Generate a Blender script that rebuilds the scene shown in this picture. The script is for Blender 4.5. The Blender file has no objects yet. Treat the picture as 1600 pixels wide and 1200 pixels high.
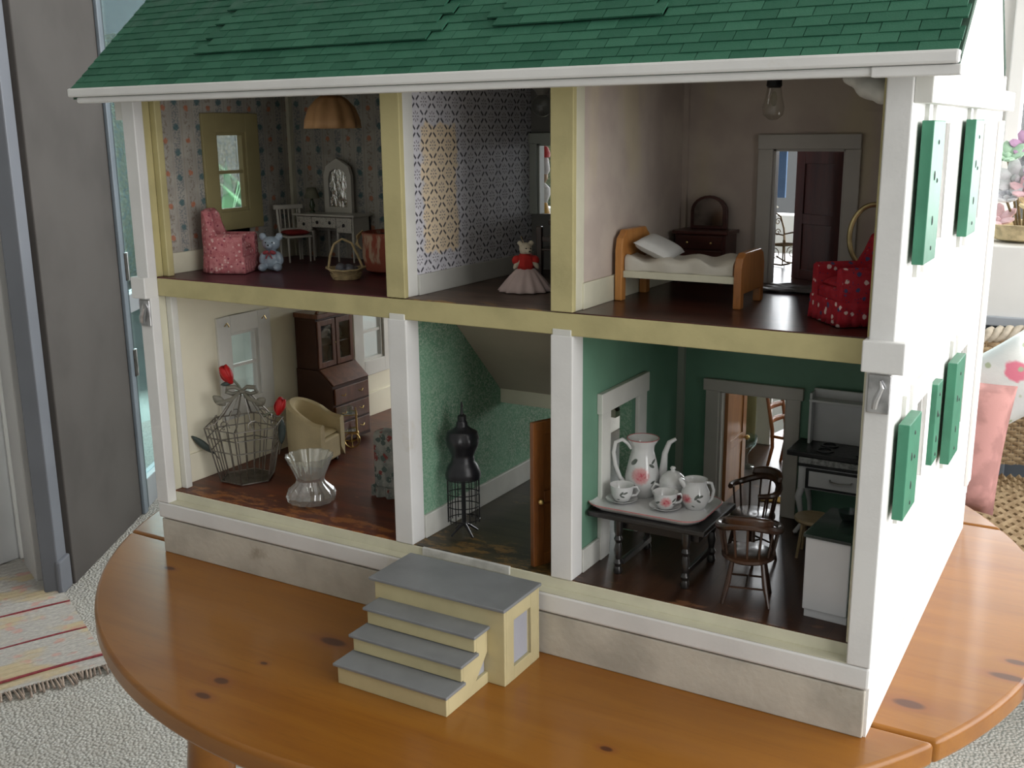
import bpy, bmesh, math, random
from mathutils import Vector, Matrix
random.seed(7)
sc = bpy.context.scene
C = sc.collection
PI = math.pi

# ------------------------------------------------------------------ camera
CAM = (1.059, -0.8809, 0.532)
YAW, PITCH, ROLL, FPX = 0.5342, -0.2348, -0.0103, 1643.3
cam = bpy.data.cameras.new('camera'); cam.sensor_width = 36; cam.lens = FPX / 1600 * 36
cam.clip_start = 0.02; cam.clip_end = 200
camo = bpy.data.objects.new('camera', cam); C.objects.link(camo)
_d = Vector((-math.sin(YAW) * math.cos(PITCH), math.cos(YAW) * math.cos(PITCH), math.sin(PITCH)))
_r = Vector((math.cos(YAW), math.sin(YAW), 0)); _u = _r.cross(_d)
_r2 = _r * math.cos(ROLL) + _u * math.sin(ROLL); _u2 = _u * math.cos(ROLL) - _r * math.sin(ROLL)
M = Matrix((_r2, _u2, -_d)).transposed().to_4x4(); M.translation = Vector(CAM)
camo.matrix_world = M
sc.camera = camo

# ------------------------------------------------------------------ light
w = bpy.data.worlds.new('overcast_sky'); sc.world = w; w.use_nodes = True
bg = w.node_tree.nodes['Background']; bg.inputs[0].default_value = (0.96, 0.98, 1.0, 1); bg.inputs[1].default_value = 0.30

def area(name, loc, direction, sx, sy, power, col=(1, 1, 1)):
    l = bpy.data.lights.new(name, 'AREA'); l.shape = 'RECTANGLE'; l.size = sx; l.size_y = sy
    l.energy = power; l.color = col
    o = bpy.data.objects.new(name, l); C.objects.link(o); o.location = loc
    o.rotation_euler = Vector(direction).to_track_quat('-Z', 'Y').to_euler()
    return o
area('daylight_window_right', (2.85, .45, 0.75), (-1, .0, -0.10), 4.3, 1.7, 180, (1.0, 0.99, 0.98))
area('daylight_window_rear', (0.9, 2.95, 0.9), (-0.05, -1, -0.15), 3.4, 1.6, 240, (0.97, 0.98, 1.0))
area('daylight_window_left', (-3.4, 2.6, 0.7), (1, -.55, -.12), 2.2, 1.8, 170, (0.95, 1.0, 0.95))
sc.view_settings.view_transform = 'Standard'
try: sc.view_settings.look = 'None'
except Exception: pass
sc.view_settings.gamma = 1; sc.view_settings.exposure = -0.68
sc.view_settings.use_curve_mapping = False
sc.cycles.use_denoising = True
sc.cycles.max_bounces = 10; sc.cycles.transparent_max_bounces = 16
sc.cycles.caustics_reflective = False; sc.cycles.caustics_refractive = False
sc.cycles.sample_clamp_indirect = 6

# ------------------------------------------------------------------ mesh builder
class MB:
    def __init__(s): s.v = []; s.f = []
    def add(s, vs, fs):
        n = len(s.v); s.v += [tuple(q) for q in vs]; s.f += [tuple(i + n for i in q) for q in fs]; return s
    def box(s, x0, x1, y0, y1, z0, z1):
        return s.add([(x0,y0,z0),(x1,y0,z0),(x1,y1,z0),(x0,y1,z0),(x0,y0,z1),(x1,y0,z1),(x1,y1,z1),(x0,y1,z1)],
                     [(0,3,2,1),(4,5,6,7),(0,1,5,4),(1,2,6,5),(2,3,7,6),(3,0,4,7)])
    def hexa(s, bot, top):
        return s.add(list(bot) + list(top), [(0,3,2,1),(4,5,6,7),(0,1,5,4),(1,2,6,5),(2,3,7,6),(3,0,4,7)])
    def prism(s, poly, ax, a, b):
        f = {'x': lambda u, v, t: (t, u, v), 'y': lambda u, v, t: (u, t, v), 'z': lambda u, v, t: (u, v, t)}[ax]
        n = len(poly)
        vs = [f(u, v, a) for u, v in poly] + [f(u, v, b) for u, v in poly]
        fs = [tuple(range(n)), tuple(range(2 * n - 1, n - 1, -1))] + [(i, (i + 1) % n + 0, (i + 1) % n + n, i + n)[::-1] for i in range(n)]
        return s.add(vs, fs)
    def cyl(s, p0, p1, r0, r1=None, n=10): return s.tube([p0, p1], [r0, r0 if r1 is None else r1], n)
    def tube(s, pts, r, n=8, closed=False):
        pts = [Vector(q) for q in pts]; m = len(pts)
        rs = r if isinstance(r, (list, tuple)) else [r] * m
        vs = []; ref = None
        for i, q in enumerate(pts):
            if closed: t = pts[(i + 1) % m] - pts[i - 1]
            else: t = pts[min(i + 1, m - 1)] - pts[max(i - 1, 0)]
            t.normalize()
            if ref is None:
                ref = Vector((0, 0, 1)) if abs(t.z) < .9 else Vector((1, 0, 0))
            a = (ref - t * ref.dot(t))
            if a.length < 1e-6: a = t.orthogonal()
            a.normalize(); ref = a; b = t.cross(a)
            for k in range(n):
                th = 2 * PI * k / n
                vs.append(q + (a * math.cos(th) + b * math.sin(th)) * rs[i])
        fs = []
        for i in range(m if closed else m - 1):
            j = (i + 1) % m
            for k in range(n):
                l = (k + 1) % n
                fs.append((i*n+k, i*n+l, j*n+l, j*n+k))
        if not closed: fs += [tuple(range(n))[::-1], tuple((m-1)*n + k for k in range(n))]
        return s.add(vs, fs)
    def lathe(s, prof, c=(0, 0), n=24, flute=0, amp=0, cap=True, twist=0):
        vs = []
        for i, (r, z) in enumerate(prof):
            for k in range(n):
                th = 2 * PI * k / n + twist * i
                rr = r * (1 + amp * math.cos(flute * th)) if flute else r
                vs.append((c[0] + rr * math.cos(th), c[1] + rr * math.sin(th), z))
        fs = []
        for i in range(len(prof) - 1):
            for k in range(n):
                l = (k + 1) % n
                fs.append((i*n+k, i*n+l, (i+1)*n+l, (i+1)*n+k))
        if cap:
            fs.append(tuple(range(n))[::-1]); fs.append(tuple((len(prof)-1)*n + k for k in range(n)))
        return s.add(vs, fs)
    def ell(s, c, r, nu=14, nv=9, rot=None):
        vs = []; fs = []
        if isinstance(r, (int, float)): r = (r, r, r)
        c = Vector(c)
        for j in range(nv + 1):
            ph = PI * j / nv
            for i in range(nu):
                th = 2 * PI * i / nu
                q = Vector((r[0]*math.sin(ph)*math.cos(th), r[1]*math.sin(ph)*math.sin(th), -r[2]*math.cos(ph)))
                if rot: q = rot @ q
                vs.append(c + q)
        for j in range(nv):
            for i in range(nu):
                k = (i + 1) % nu
                fs.append((j*nu+i, j*nu+k, (j+1)*nu+k, (j+1)*nu+i))
        return s.add(vs, fs)
    def grid(s, fn, nu, nv, wrap=False):
        vs = [fn(i / nu, j / nv) for j in range(nv + 1) for i in range(nu + (0 if wrap else 1))]
        st = nu + (0 if wrap else 1); fs = []
        for j in range(nv):
            for i in range(nu):
                k = (i + 1) % st if wrap else i + 1
                fs.append((j*st+i, j*st+k, (j+1)*st+k, (j+1)*st+i))
        return s.add(vs, fs)
    def pillow(s, c, sx, sy, h, rot=None, n=14, pinch=.12):
        c = Vector(c)
        for sg in (1, -1):
            def fn(u, v):
                a = 2*u-1; b = 2*v-1
                t = max(0, (1-a**4)*(1-b**4)) ** .5
                q = Vector((a*sx*(1-pinch*(1-abs(a))*b*b*0 - pinch*(1-b*b)*0.35*abs(a)), b*sy*(1-pinch*(1-a*a)*.35*abs(b)), sg*h*t))
                if rot: q = rot @ q
                return c + q
            s.grid(fn, n, n)
            if sg == -1:
                k = n*n; s.f[-k:] = [q[::-1] for q in s.f[-k:]]
        return s
    def xf(s, m): s.v = [tuple(m @ Vector(q)) for q in s.v]; return s
    def mesh(s, name, smooth=None):
        me = bpy.data.meshes.new(name); me.from_pydata(s.v, [], s.f)
        bm = bmesh.new(); bm.from_mesh(me)
        bmesh.ops.remove_doubles(bm, verts=bm.verts, dist=1e-6)
        bmesh.ops.recalc_face_normals(bm, faces=bm.faces)
        bm.to_mesh(me); bm.free()
        if smooth is not None:
            for q in me.polygons: q.use_smooth = True
            me.set_sharp_from_angle(angle=math.radians(smooth))
        return me
    def build(s, name, mat, parent=None, smooth=None, bevel=0, seg=2, sub=0, solid=0, remesh=0, label=None):
        me = s.mesh(name, 40 if smooth is True else smooth)
        me.materials.append(mat)
        o = bpy.data.objects.new(name, me); C.objects.link(o)
        if parent is not None: o.parent = parent
        if solid:
            md = o.modifiers.new('solid', 'SOLIDIFY'); md.thickness = solid; md.offset = 0
        if remesh:
            md = o.modifiers.new('remesh', 'REMESH'); md.mode = 'VOXEL'; md.voxel_size = remesh; md.use_smooth_shade = True
            md = o.modifiers.new('smooth', 'SMOOTH'); md.factor = .6; md.iterations = 5
        if bevel:
            md = o.modifiers.new('bevel', 'BEVEL'); md.width = bevel; md.segments = seg; md.limit_method = 'ANGLE'
            md.angle_limit = math.radians(35)
        if sub:
            md = o.modifiers.new('sub', 'SUBSURF'); md.levels = sub; md.render_levels = sub
        if label: o['label'] = label
        return o

def thing(name, label, cat, loc=(0, 0, 0), rz=0, group=None):
    o = bpy.data.objects.new(name, None); C.objects.link(o); o.empty_display_size = .02
    o.location = loc; o.rotation_euler = (0, 0, rz)
    return tag(o, label, cat, group)
def tag(o, label, cat, group=None, kind=None):
    o['label'] = label; o['category'] = cat
    if group: o['group'] = group
    if kind: o['kind'] = kind
    return o
def struct(o, label=None):
    o['kind'] = 'structure'
    if label: o['label'] = label
    return o
def arc(cx, cy, r, a0, a1, n, z=None):
    out = []
    for i in range(n + 1):
        a = a0 + (a1 - a0) * i / n
        q = (cx + r * math.cos(a), cy + r * math.sin(a))
        out.append(q if z is None else (q[0], q[1], z))
    return out
def wall_boxes(mb, ax, c0, c1, u0, u1, z0, z1, holes=()):
    us = sorted({u0, u1, *[h[0] for h in holes], *[h[1] for h in holes]})
    for a, b in zip(us, us[1:]):
        m = (a + b) / 2; cur = z0
        for h in sorted([h for h in holes if h[0] < m < h[1]], key=lambda h: h[2]):
            if h[2] > cur + 1e-5:
                mb.box(c0, c1, a, b, cur, h[2]) if ax == 'x' else mb.box(a, b, c0, c1, cur, h[2])
            cur = h[3]
        if z1 > cur + 1e-5:
            mb.box(c0, c1, a, b, cur, z1) if ax == 'x' else mb.box(a, b, c0, c1, cur, z1)
    return mb

# ------------------------------------------------------------------ materials
class S:                       # a socket or number with arithmetic
    def __init__(s, t, k): s.t = t; s.k = k
    def _m(s, op, b=None, c=None):
        n = s.t.nodes.new('ShaderNodeMath'); n.operation = op
        for i, q in enumerate((s, b, c)):
            if q is None: continue
            if isinstance(q, S): s.t.links.new(q.k, n.inputs[i])
            else: n.inputs[i].default_value = q
        return S(s.t, n.outputs[0])
    def __add__(s, b): return s._m('ADD', b)
    def __sub__(s, b): return s._m('SUBTRACT', b)
    def __mul__(s, b): return s._m('MULTIPLY', b)
    def __truediv__(s, b): return s._m('DIVIDE', b)
    def frac(s): return s._m('FRACT')
    def floor(s): return s._m('FLOOR')
    def abs(s): return s._m('ABSOLUTE')
    def sqrt(s): return s._m('SQRT')
    def lt(s, b): return s._m('LESS_THAN', b)
    def gt(s, b): return s._m('GREATER_THAN', b)
    def mod(s, b): return s._m('FLOORED_MODULO', b)
    def sin(s): return s._m('SINE')
    def max(s, b): return s._m('MAXIMUM', b)
    def min(s, b): return s._m('MINIMUM', b)
    def step(s, lo, hi):       # smooth step: 0 below lo, 1 above hi (swap to invert)
        n = s.t.nodes.new('ShaderNodeMapRange'); n.interpolation_type = 'SMOOTHSTEP'
        s.t.links.new(s.k, n.inputs[0])
        if lo < hi: n.inputs[1].default_value = lo; n.inputs[2].default_value = hi; n.inputs[3].default_value = 0; n.inputs[4].default_value = 1
        else: n.inputs[1].default_value = hi; n.inputs[2].default_value = lo; n.inputs[3].default_value = 1; n.inputs[4].default_value = 0
        return S(s.t, n.outputs[0])
class Mt:
    def __init__(s, name, rough=.5, metal=0, spec=.5):
        s.m = bpy.data.materials.new(name); s.m.use_nodes = True; s.t = s.m.node_tree
        s.b = s.t.nodes['Principled BSDF']; s.b.inputs['Roughness'].default_value = rough
        s.b.inputs['Metallic'].default_value = metal; s.b.inputs['Specular IOR Level'].default_value = spec
        tc = s.t.nodes.new('ShaderNodeTexCoord'); s.co = tc.outputs['Object']
        sp = s.t.nodes.new('ShaderNodeSeparateXYZ'); s.t.links.new(s.co, sp.inputs[0])
        s.x, s.y, s.z = (S(s.t, q) for q in sp.outputs)
    def vec(s, x, y, z):
        n = s.t.nodes.new('ShaderNodeCombineXYZ')
        for i, q in enumerate((x, y, z)):
            if isinstance(q, S): s.t.links.new(q.k, n.inputs[i])
            else: n.inputs[i].default_value = q
        return n.outputs[0]
    def noise(s, scale, detail=3, rough=.5, co=None, dist=0):
        n = s.t.nodes.new('ShaderNodeTexNoise'); n.inputs['Scale'].default_value = scale; n.inputs['Detail'].default_value = detail
        n.inputs['Roughness'].default_value = rough; n.inputs['Distortion'].default_value = dist
        s.t.links.new(co or s.co, n.inputs['Vector']); return S(s.t, n.outputs[0])
    def voro(s, scale, co=None, rnd=1, dim='3D'):
        n = s.t.nodes.new('ShaderNodeTexVoronoi'); n.inputs['Scale'].default_value = scale; n.inputs['Randomness'].default_value = rnd
        n.voronoi_dimensions = dim
        s.t.links.new(co or s.co, n.inputs['Vector'])
        sp = s.t.nodes.new('ShaderNodeSeparateColor'); s.t.links.new(n.outputs['Color'], sp.inputs[0])
        return S(s.t, n.outputs['Distance']), S(s.t, sp.outputs[0]), S(s.t, sp.outputs[1])
    def mix(s, a, b, f):
        n = s.t.nodes.new('ShaderNodeMix'); n.data_type = 'RGBA'
        if isinstance(f, S): s.t.links.new(f.k, n.inputs[0])
        else: n.inputs[0].default_value = f
        for q, i in ((a, 6), (b, 7)):
            if isinstance(q, tuple): n.inputs[i].default_value = (*q, 1)
            else: s.t.links.new(q, n.inputs[i])
        return n.outputs[2]
    def col(s, c):
        if isinstance(c, tuple): s.b.inputs['Base Color'].default_value = (*c, 1)
        else: s.t.links.new(c, s.b.inputs['Base Color'])
        return s
    def bump(s, h, strength=.3, dist=.001):
        n = s.t.nodes.new('ShaderNodeBump'); n.inputs['Strength'].default_value = strength; n.inputs['Distance'].default_value = dist
        s.t.links.new(h.k, n.inputs['Height']); s.t.links.new(n.outputs[0], s.b.inputs['Normal']); return s
    def rnd(s):
        n = s.t.nodes.new('ShaderNodeObjectInfo'); return S(s.t, n.outputs['Random'])
def lin(r, g, b):
    f = lambda c: ((c/255 + .055)/1.055)**2.4 if c > 10 else c/255/12.92
    return (f(r), f(g), f(b))
def paint(name, c, rough=.45, var=.12, scale=25, bump=.15, bs=180, dirt=None, dthr=(.62, .75), spec=.4, metal=0, coat=0):
    m = Mt(name, rough, metal, spec)
    n = m.noise(scale, 4)
    d = tuple(q * (1 - var * 2) for q in c)
    k = m.mix(d, c, n.step(.25, .65))
    if dirt: k = m.mix(k, dirt, m.noise(scale * .6, 6, .7).step(*dthr))
    m.col(k)
    if bump: m.bump(m.noise(bs, 2), bump, .0008)
    if coat: m.b.inputs['Coat Weight'].default_value = coat; m.b.inputs['Coat Roughness'].default_value = .08
    return m.m
def wood(name, c1, c2, ax='x', scale=30, stretch=.12, rough=.4, coat=0, ring=0, spec=.4):
    m = Mt(name, rough, 0, spec)
    k = {'x': (m.x * stretch, m.y, m.z), 'y': (m.x, m.y * stretch, m.z), 'z': (m.x, m.y, m.z * stretch)}[ax]
    co = m.vec(*k)
    n = m.noise(scale, 5, .6, co, dist=.6); f = m.noise(scale * 7, 3, .6, co)
    m.col(m.mix(m.mix(c1, c2, n.step(.35, .65)), tuple(q * .55 for q in c1), f.step(.5, .8) * .5))
    m.bump(f, .12, .0006)
    if coat: m.b.inputs['Coat Weight'].default_value = coat; m.b.inputs['Coat Roughness'].default_value = .12
    return m.m
def floral(name, base, flowers, scale=90, thr=.42, second=None, rough=.85, fuzz=True, base2=None):
    m = Mt(name, rough, 0, .15)
    d, r, g = m.voro(scale); wob = m.noise(scale * 3, 2)
    dd = d + (wob - .5) * .35
    k = m.mix(base, base2 or tuple(q * .75 for q in base), m.noise(scale * .5, 3).step(.4, .6))
    for i, (c, lo, hi) in enumerate(flowers):
        k = m.mix(k, c, dd.step(thr, thr - .12) * r.gt(lo) * r.lt(hi))
    if second:
        d2, r2, g2 = m.voro(scale * 2.3)
        k = m.mix(k, second, (d2 + (wob - .5) * .3).step(.3, .2) * r2.gt(.55))
    m.col(k)
    if fuzz: m.bump(m.noise(scale * 12, 3), .4, .0008)
    return m.m
def glass_thin(name, tint=(1, 1, 1), gl=.12):
    m = bpy.data.materials.new(name); m.use_nodes = True; t = m.node_tree; t.nodes.clear()
    o = t.nodes.new('ShaderNodeOutputMaterial'); mx = t.nodes.new('ShaderNodeMixShader')
    tr = t.nodes.new('ShaderNodeBsdfTransparent'); g = t.nodes.new('ShaderNodeBsdfGlossy'); g.inputs['Roughness'].default_value = .03
    tr.inputs[0].default_value = (*tint, 1); mx.inputs[0].default_value = gl
    lw = t.nodes.new('ShaderNodeLayerWeight'); lw.inputs[0].default_value = .5
    pw = t.nodes.new('ShaderNodeMath'); pw.operation = 'POWER'; pw.inputs[1].default_value = 4.0; t.links.new(lw.outputs['Facing'], pw.inputs[0])
    ma = t.nodes.new('ShaderNodeMath'); ma.operation = 'MULTIPLY_ADD'; ma.inputs[1].default_value = .7; ma.inputs[2].default_value = gl * .4
    t.links.new(pw.outputs[0], ma.inputs[0]); t.links.new(ma.outputs[0], mx.inputs[0]); t.links.new(tr.outputs[0], mx.inputs[1]); t.links.new(g.outputs[0], mx.inputs[2]); t.links.new(mx.outputs[0], o.inputs[0])
    return m
def crystal(name):
    m = glass_thin(name, (.95, .97, .95), .55); t = m.node_tree; o = [n for n in t.nodes if n.type == 'OUTPUT_MATERIAL'][0]
    src = o.inputs[0].links[0].from_socket; d = t.nodes.new('ShaderNodeBsdfTranslucent'); d2 = t.nodes.new('ShaderNodeBsdfDiffuse')
    d.inputs[0].default_value = d2.inputs[0].default_value = (.85, .87, .85, 1)
    a = t.nodes.new('ShaderNodeMixShader'); b = t.nodes.new('ShaderNodeMixShader'); a.inputs[0].default_value = .5; b.inputs[0].default_value = .10
    t.links.new(d.outputs[0], a.inputs[1]); t.links.new(d2.outputs[0], a.inputs[2]); t.links.new(src, b.inputs[1]); t.links.new(a.outputs[0], b.inputs[2]); t.links.new(b.outputs[0], o.inputs[0])
    return m
def glass(name, col=(1, 1, 1), rough=.02, ior=1.5):
    m = Mt(name, rough); m.col(col); m.b.inputs['Transmission Weight'].default_value = 1; m.b.inputs['IOR'].default_value = ior
    return m.m
def metal(name, c, rough=.3): 
    m = Mt(name, rough, 1); m.col(m.mix(c, tuple(q*.6 for q in c), m.noise(60, 3).step(.4, .7))); return m.m
WHITE = paint('white_paint', (.72, .72, .71), .42, .05, 14, .18, 260, dirt=(.60, .57, .50))
WHITE2 = paint('white_trim_paint', (.70, .70, .66), .4, .06, 18, .15, 200)
CREAM = paint('cream_paint', (.66, .64, .50), .45, .07, 20, .15, 220, dirt=(.40, .33, .18), dthr=(.68, .8))
YELLOW = paint('yellow_beige_paint', (.49, .435, .22), .5, .09, 22, .25, 260, dirt=(.42, .32, .12), dthr=(.64, .78))
WOUT = paint('outside_white', (.82, .81, .79), .5, .03, 10, .1, 200)
SKIRT = paint('worn_grey_white_paint', (.56, .53, .46), .6, .14, 16, .5, 140, dirt=(.30, .26, .20), dthr=(.6, .78))
SHGREEN = paint('shutter_green_paint', (.05, .21, .125), .45, .10, 30, .2, 200)
GREYP = paint('grey_step_paint', (.215, .225, .235), .45, .06, 30, .1, 200)
STEPC = paint('step_cream_paint', (.53, .465, .27), .45, .07, 25, .1, 200, dirt=(.45, .36, .16), dthr=(.6, .8))
BRASS = metal('brass', (.80, .58, .22), .28)
STEEL = metal('steel', (.62, .62, .63), .3)
GLASSP = glass_thin('window_glass', (.97, .98, .98))
BLACKM = paint('black_enamel', (.012, .012, .014), .35, .1, 40, 0)
DARKW = wood('dark_walnut', (.030, .014, .008), (.055, .024, .013), 'z', 60, .2, .3, .3)
MIDW = wood('reddish_brown_wood', (.10, .036, .018), (.17, .062, .03), 'z', 50, .15, .35, .3)
PINEW = wood('golden_pine', (.46, .19, .05), (.56, .26, .075), 'z', 60, .15, .35, .3)
GLITE = paint('grey_frame_paint', (.30, .31, .32), .5, .08, 6, .1, 60)

# ================================================================== the room
FZ = -0.72
def carpet_mat():
    m = Mt('carpet_loop', .95, 0, .1)
    d, r, g = m.voro(130); n = m.noise(9, 3)
    k = m.mix((.44, .43, .40), (.64, .63, .59), r)
    k = m.mix(k, (.42, .40, .36), d.step(.3, .65) * .8)
    m.col(m.mix(k, (.46, .43, .38), n.step(.4, .7) * .4)); m.bump(d * -1.0, 1.0, .006); return m.m
struct(MB().box(-2.7, 3.2, -3.0, 3.2, FZ - .05, FZ).build('floor', carpet_mat()))
struct(MB().box(-2.7, 3.2, -3.0, 3.2, 1.62, 1.67).build('ceiling', paint('ceiling_white', (.78, .77, .74), .8, .03, 3, 0)))
wm_ = paint('room_wall_cream', (.47, .47, .46), .8, .04, 3, 0)
struct(MB().box(-2.7, 3.2, -3.1, -3.0, FZ, 1.62).build('wall_front', wm_))
struct(MB().box(-2.8, -2.7, -3.0, .30, FZ, 1.62).build('wall_side', wm_))
wr = MB(); wall_boxes(wr, 'x', 3.2, 3.3, -3.0, 3.2, FZ, 1.62, [(-2.2, 2.9, -.2, 1.5)]); struct(wr.build('wall_right', wm_))
# left: wooden pier, hinged grey posts, glazed panel (a wall line running away to the left)
PA = Vector((-1.46, .90, 0)); DIR = Vector((-.31, .52, 0)).normalized(); NRM = Vector((DIR.y, -DIR.x, 0))
LM = Matrix((( DIR.x, -NRM.x, 0, PA.x), (DIR.y, -NRM.y, 0, PA.y), (0, 0, 1, 0), (0, 0, 0, 1)))   # local: x along wall, y into wall
def leftbox(*a): return MB().box(*a).xf(LM)
pier_m = paint('taupe_paint', (.095, .086, .080), .75, .10, 4, .12, 60, spec=.2)
pier = struct(leftbox(0, .60, 0, .06, FZ, 1.62).build('wall_left', pier_m, bevel=.004))
leftbox(.565, .60, -.012, 0, FZ, 1.62).build('edge_moulding', paint('bluish_grey_moulding', (.17, .20, .23), .35, .06, 8, .05), pier, bevel=.003)
# frame and glass beyond the pier
wf = struct(leftbox(.602, .64, .0, .05, FZ, 1.62).build('window_1', paint('dark_teal_frame', (.05, .075, .085), .4, .08, 8, .05)))
frame_m = paint('window_grey_frame', (.33, .35, .37), .4, .06, 8, .05)
leftbox(.64, 1.75, .0, .045, -.04, .022).build('window_rail', frame_m, wf, bevel=.003)
leftbox(.64, 1.75, .0, .045, FZ, FZ + .10).build('window_rail', frame_m, wf, bevel=.003)
leftbox(1.70, 1.78, .0, .05, FZ, 1.62).build('window_frame', frame_m, wf, bevel=.003)
leftbox(2.40, 2.48, .0, .05, FZ, 1.62).build('window_frame', frame_m, wf, bevel=.003)
for a, b, c0, c1 in ((.64, 1.70, .022, 1.6), (.64, 1.70, FZ + .1, -.04), (1.78, 2.40, FZ + .02, 1.6)):
    leftbox(a, b, .022, .026, c0, c1).build('pane', glass_thin('blue_tinted_glass', (.80, .95, .98)) if a < 1 else GLASSP, wf)
hinge_m = metal('dark_hinge_metal', (.12, .11, .10), .4)
for z in (.12, -.20):
    h = leftbox(.592, .612, -.016, -.004, z - .045, z + .045).build('hinge', hinge_m, wf, bevel=.002)
    (MB().cyl(LM @ Vector((.614, -.012, z - .045)), LM @ Vector((.614, -.012, z + .045)), .006, n=10)).build('hinge_pin', STEEL, h, smooth=True)
# posts and boards to the left of the pier
post_m = paint('blue_grey_post', (.165, .175, .20), .5, .06, 5, .1, 60)
p2 = struct(leftbox(-.075, -.012, .012, .060, FZ, 1.62).build('trim_1', post_m, bevel=.004))
leftbox(-.012, 0, .03, .06, FZ, 1.62).build('rebate', paint('dark_rebate', (.06, .055, .05), .7, .05, 5, 0), p2)
leftbox(-.08, -.007, .004, .02, FZ, FZ + .10).build('plinth_block', post_m, p2, bevel=.006)
def plank_between(p, q, t, z0, z1):
    p = Vector((*p, 0)); q = Vector((*q, 0)); d = (q - p).normalized(); n = Vector((d.y, -d.x, 0)) * t
    return MB().hexa([(*v.xy, z0) for v in (p, q, q + n, p + n)], [(*v.xy, z1) for v in (p, q, q + n, p + n)])
struct(plank_between((-1.535, .875), (-1.690, .945), -.04, FZ, 1.62).build('trim_2', paint('grey_beige_board', (.58, .57, .56), .5, .06, 5, .1, 60), bevel=.004))
dr = struct(plank_between((-1.745, .955), (-1.775, .50), .04, FZ + .012, 1.62).build('door_1', paint('pale_grey_door', (.74, .75, .77), .5, .05, 5, .1, 60), bevel=.004))
plank_between((-1.744, .953), (-1.746, .920), -.010, FZ + .012, 1.62).build('door_moulding', paint('pale_moulding', (.85, .85, .84), .45, .05, 5, .1), dr, bevel=.003)

# rag rug with fringe, by the left door
rug = thing('rag_rug', 'pale woven rag rug with thin red stripes and a fringe beside the taupe pier', 'rug', (-1.35, .60, FZ))
a = Vector((-1.1136, .4253, 0)); b = Vector((-1.0124, .641, 0)); rx = (b - a).normalized(); ry = Vector((-rx.y, rx.x, 0))
RM = Matrix(((rx.x, ry.x, 0, b.x + .09 + 1.35 - .05), (rx.y, ry.y, 0, b.y - .60 - .02), (0, 0, 1, 0), (0, 0, 0, 1)))
def rug_mat():
    m = Mt('rag_weave', .95, 0, .1)
    n = m.noise(40, 3, .6, m.vec(m.x * .12, m.y, 0)); s = m.noise(420, 2, .5, m.vec(m.x * .2, m.y, 0))
    k = m.mix((.42, .40, .38), (.52, .50, .46), s.step(.4, .6))
    k = m.mix(k, (.56, .44, .24), m.noise(7, 3, .5, m.vec(m.x * .6, m.y, 0)).step(.48, .58) * .7)
    k = m.mix(k, (.58, .30, .25), m.noise(16, 2, .5, m.vec(m.x, m.y * 1.4, 3))  .step(.57, .66) * .6)
    m.col(k); m.bump(s, .8, .004); return m.m
RUGM = rug_mat()
body = MB().grid(lambda u, v: ((u - 1) * .62, v * 1.0, .006 + .0025 * math.sin(v * 260)), 4, 330).build('rug_body', RUGM, rug, solid=.008)
body.matrix_local = RM
STR = paint('rug_red_thread', (.28, .045, .055), .95, .2, 90, .5, 400)
for yy, wd in ((.045, .008), (.225, .006), (.42, .006)):
    t = MB()
    t.grid(lambda u, v: ((u - 1) * .62, yy + wd * v + .003 * math.sin(u * 9), .012), 20, 1)
    o = t.build('rug_stripe', STR, body, solid=.003)
fr = MB()
for i in range(70):
    x0 = -.62 + .62 * i / 69; L = .03 + .02 * random.random(); sx = random.uniform(-.008, .008)
    fr.tube([(x0, .002, .008), (x0 + sx * .5, -L * .5, .008), (x0 + sx, -L, .004)], .0028, 5)
fr.build('fringe', paint('fringe_yarn', (.42, .33, .27), .95, .3, 40, .3), body)['kind'] = 'stuff'

# rear window wall on the right: ledge, window frames, blind
WY = 2.55
lw = MB(); wall_boxes(lw, 'y', WY, WY + .1, -2.05, 3.2, FZ, 1.62, [(-1.95, -1.1, .26, 1.5), (-1.0, .64, .26, 1.5), (.70, 1.9, .26, 1.5), (2.0, 3.1, .26, 1.5)])
wb = struct(lw.build('wall_back', paint('sunroom_white_wall', (.82, .81, .79), .5, .03, 4, 0)))
win = struct(MB().box(.60, .64, WY - .03, WY + .02, .24, 1.55).box(.70, .74, WY - .03, WY + .02, .24, 1.55).box(1.28, 1.34, WY + .0, WY + .05, .26, 1.5).build('window_2', paint('white_window_frame', (.84, .83, .81), .4, .03, 5, 0), bevel=.004))
MB().box(-2.44, -2.05, WY + .05, WY + .054, FZ, 1.6).build('pane', GLASSP, win)
for a, b in ((-1.95, -1.1), (-1.0, .64), (.70, 1.9), (2.0, 3.1)):
    MB().box(a, b, WY + .05, WY + .054, .26, 1.5).build('pane', GLASSP, win)
MB().box(-.12, -.02, WY - .02, WY + .04, .26, 1.5).build('mullion', paint('pale_blue_mullion', (.16, .26, .46), .5, .04, 5, 0), win, bevel=.004)
blind = thing('roller_blind', 'cream roller blind half drawn in the bright rear window', 'blind', (1.3, WY - .04, .72))
MB().box(-.52, .6, 0, .004, 0, .75).build('blind_cloth', paint('cream_blind_cloth', (.72, .66, .54), .8, .03, 6, .1), blind)
MB().box(-.52, .6, -.006, .01, -.02, 0).build('blind_hem_bar', WHITE2, blind, bevel=.003)
ledge = thing('window_bench', 'white boxed window bench with an overhanging top behind the wicker chair', 'bench', (1.5, WY - .2, FZ))
MB().box(-1.2, 1.5, -.20, .19, .74, .95).build('bench_top', paint('bench_white', (.84, .83, .81), .4, .03, 5, .05), ledge, bevel=.004)
MB().box(-1.2, 1.5, -.215, -.20, .74, .765).build('bench_lip', paint('bench_lip_grey', (.42, .45, .50), .4, .03, 5, .05), ledge, bevel=.003)
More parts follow.
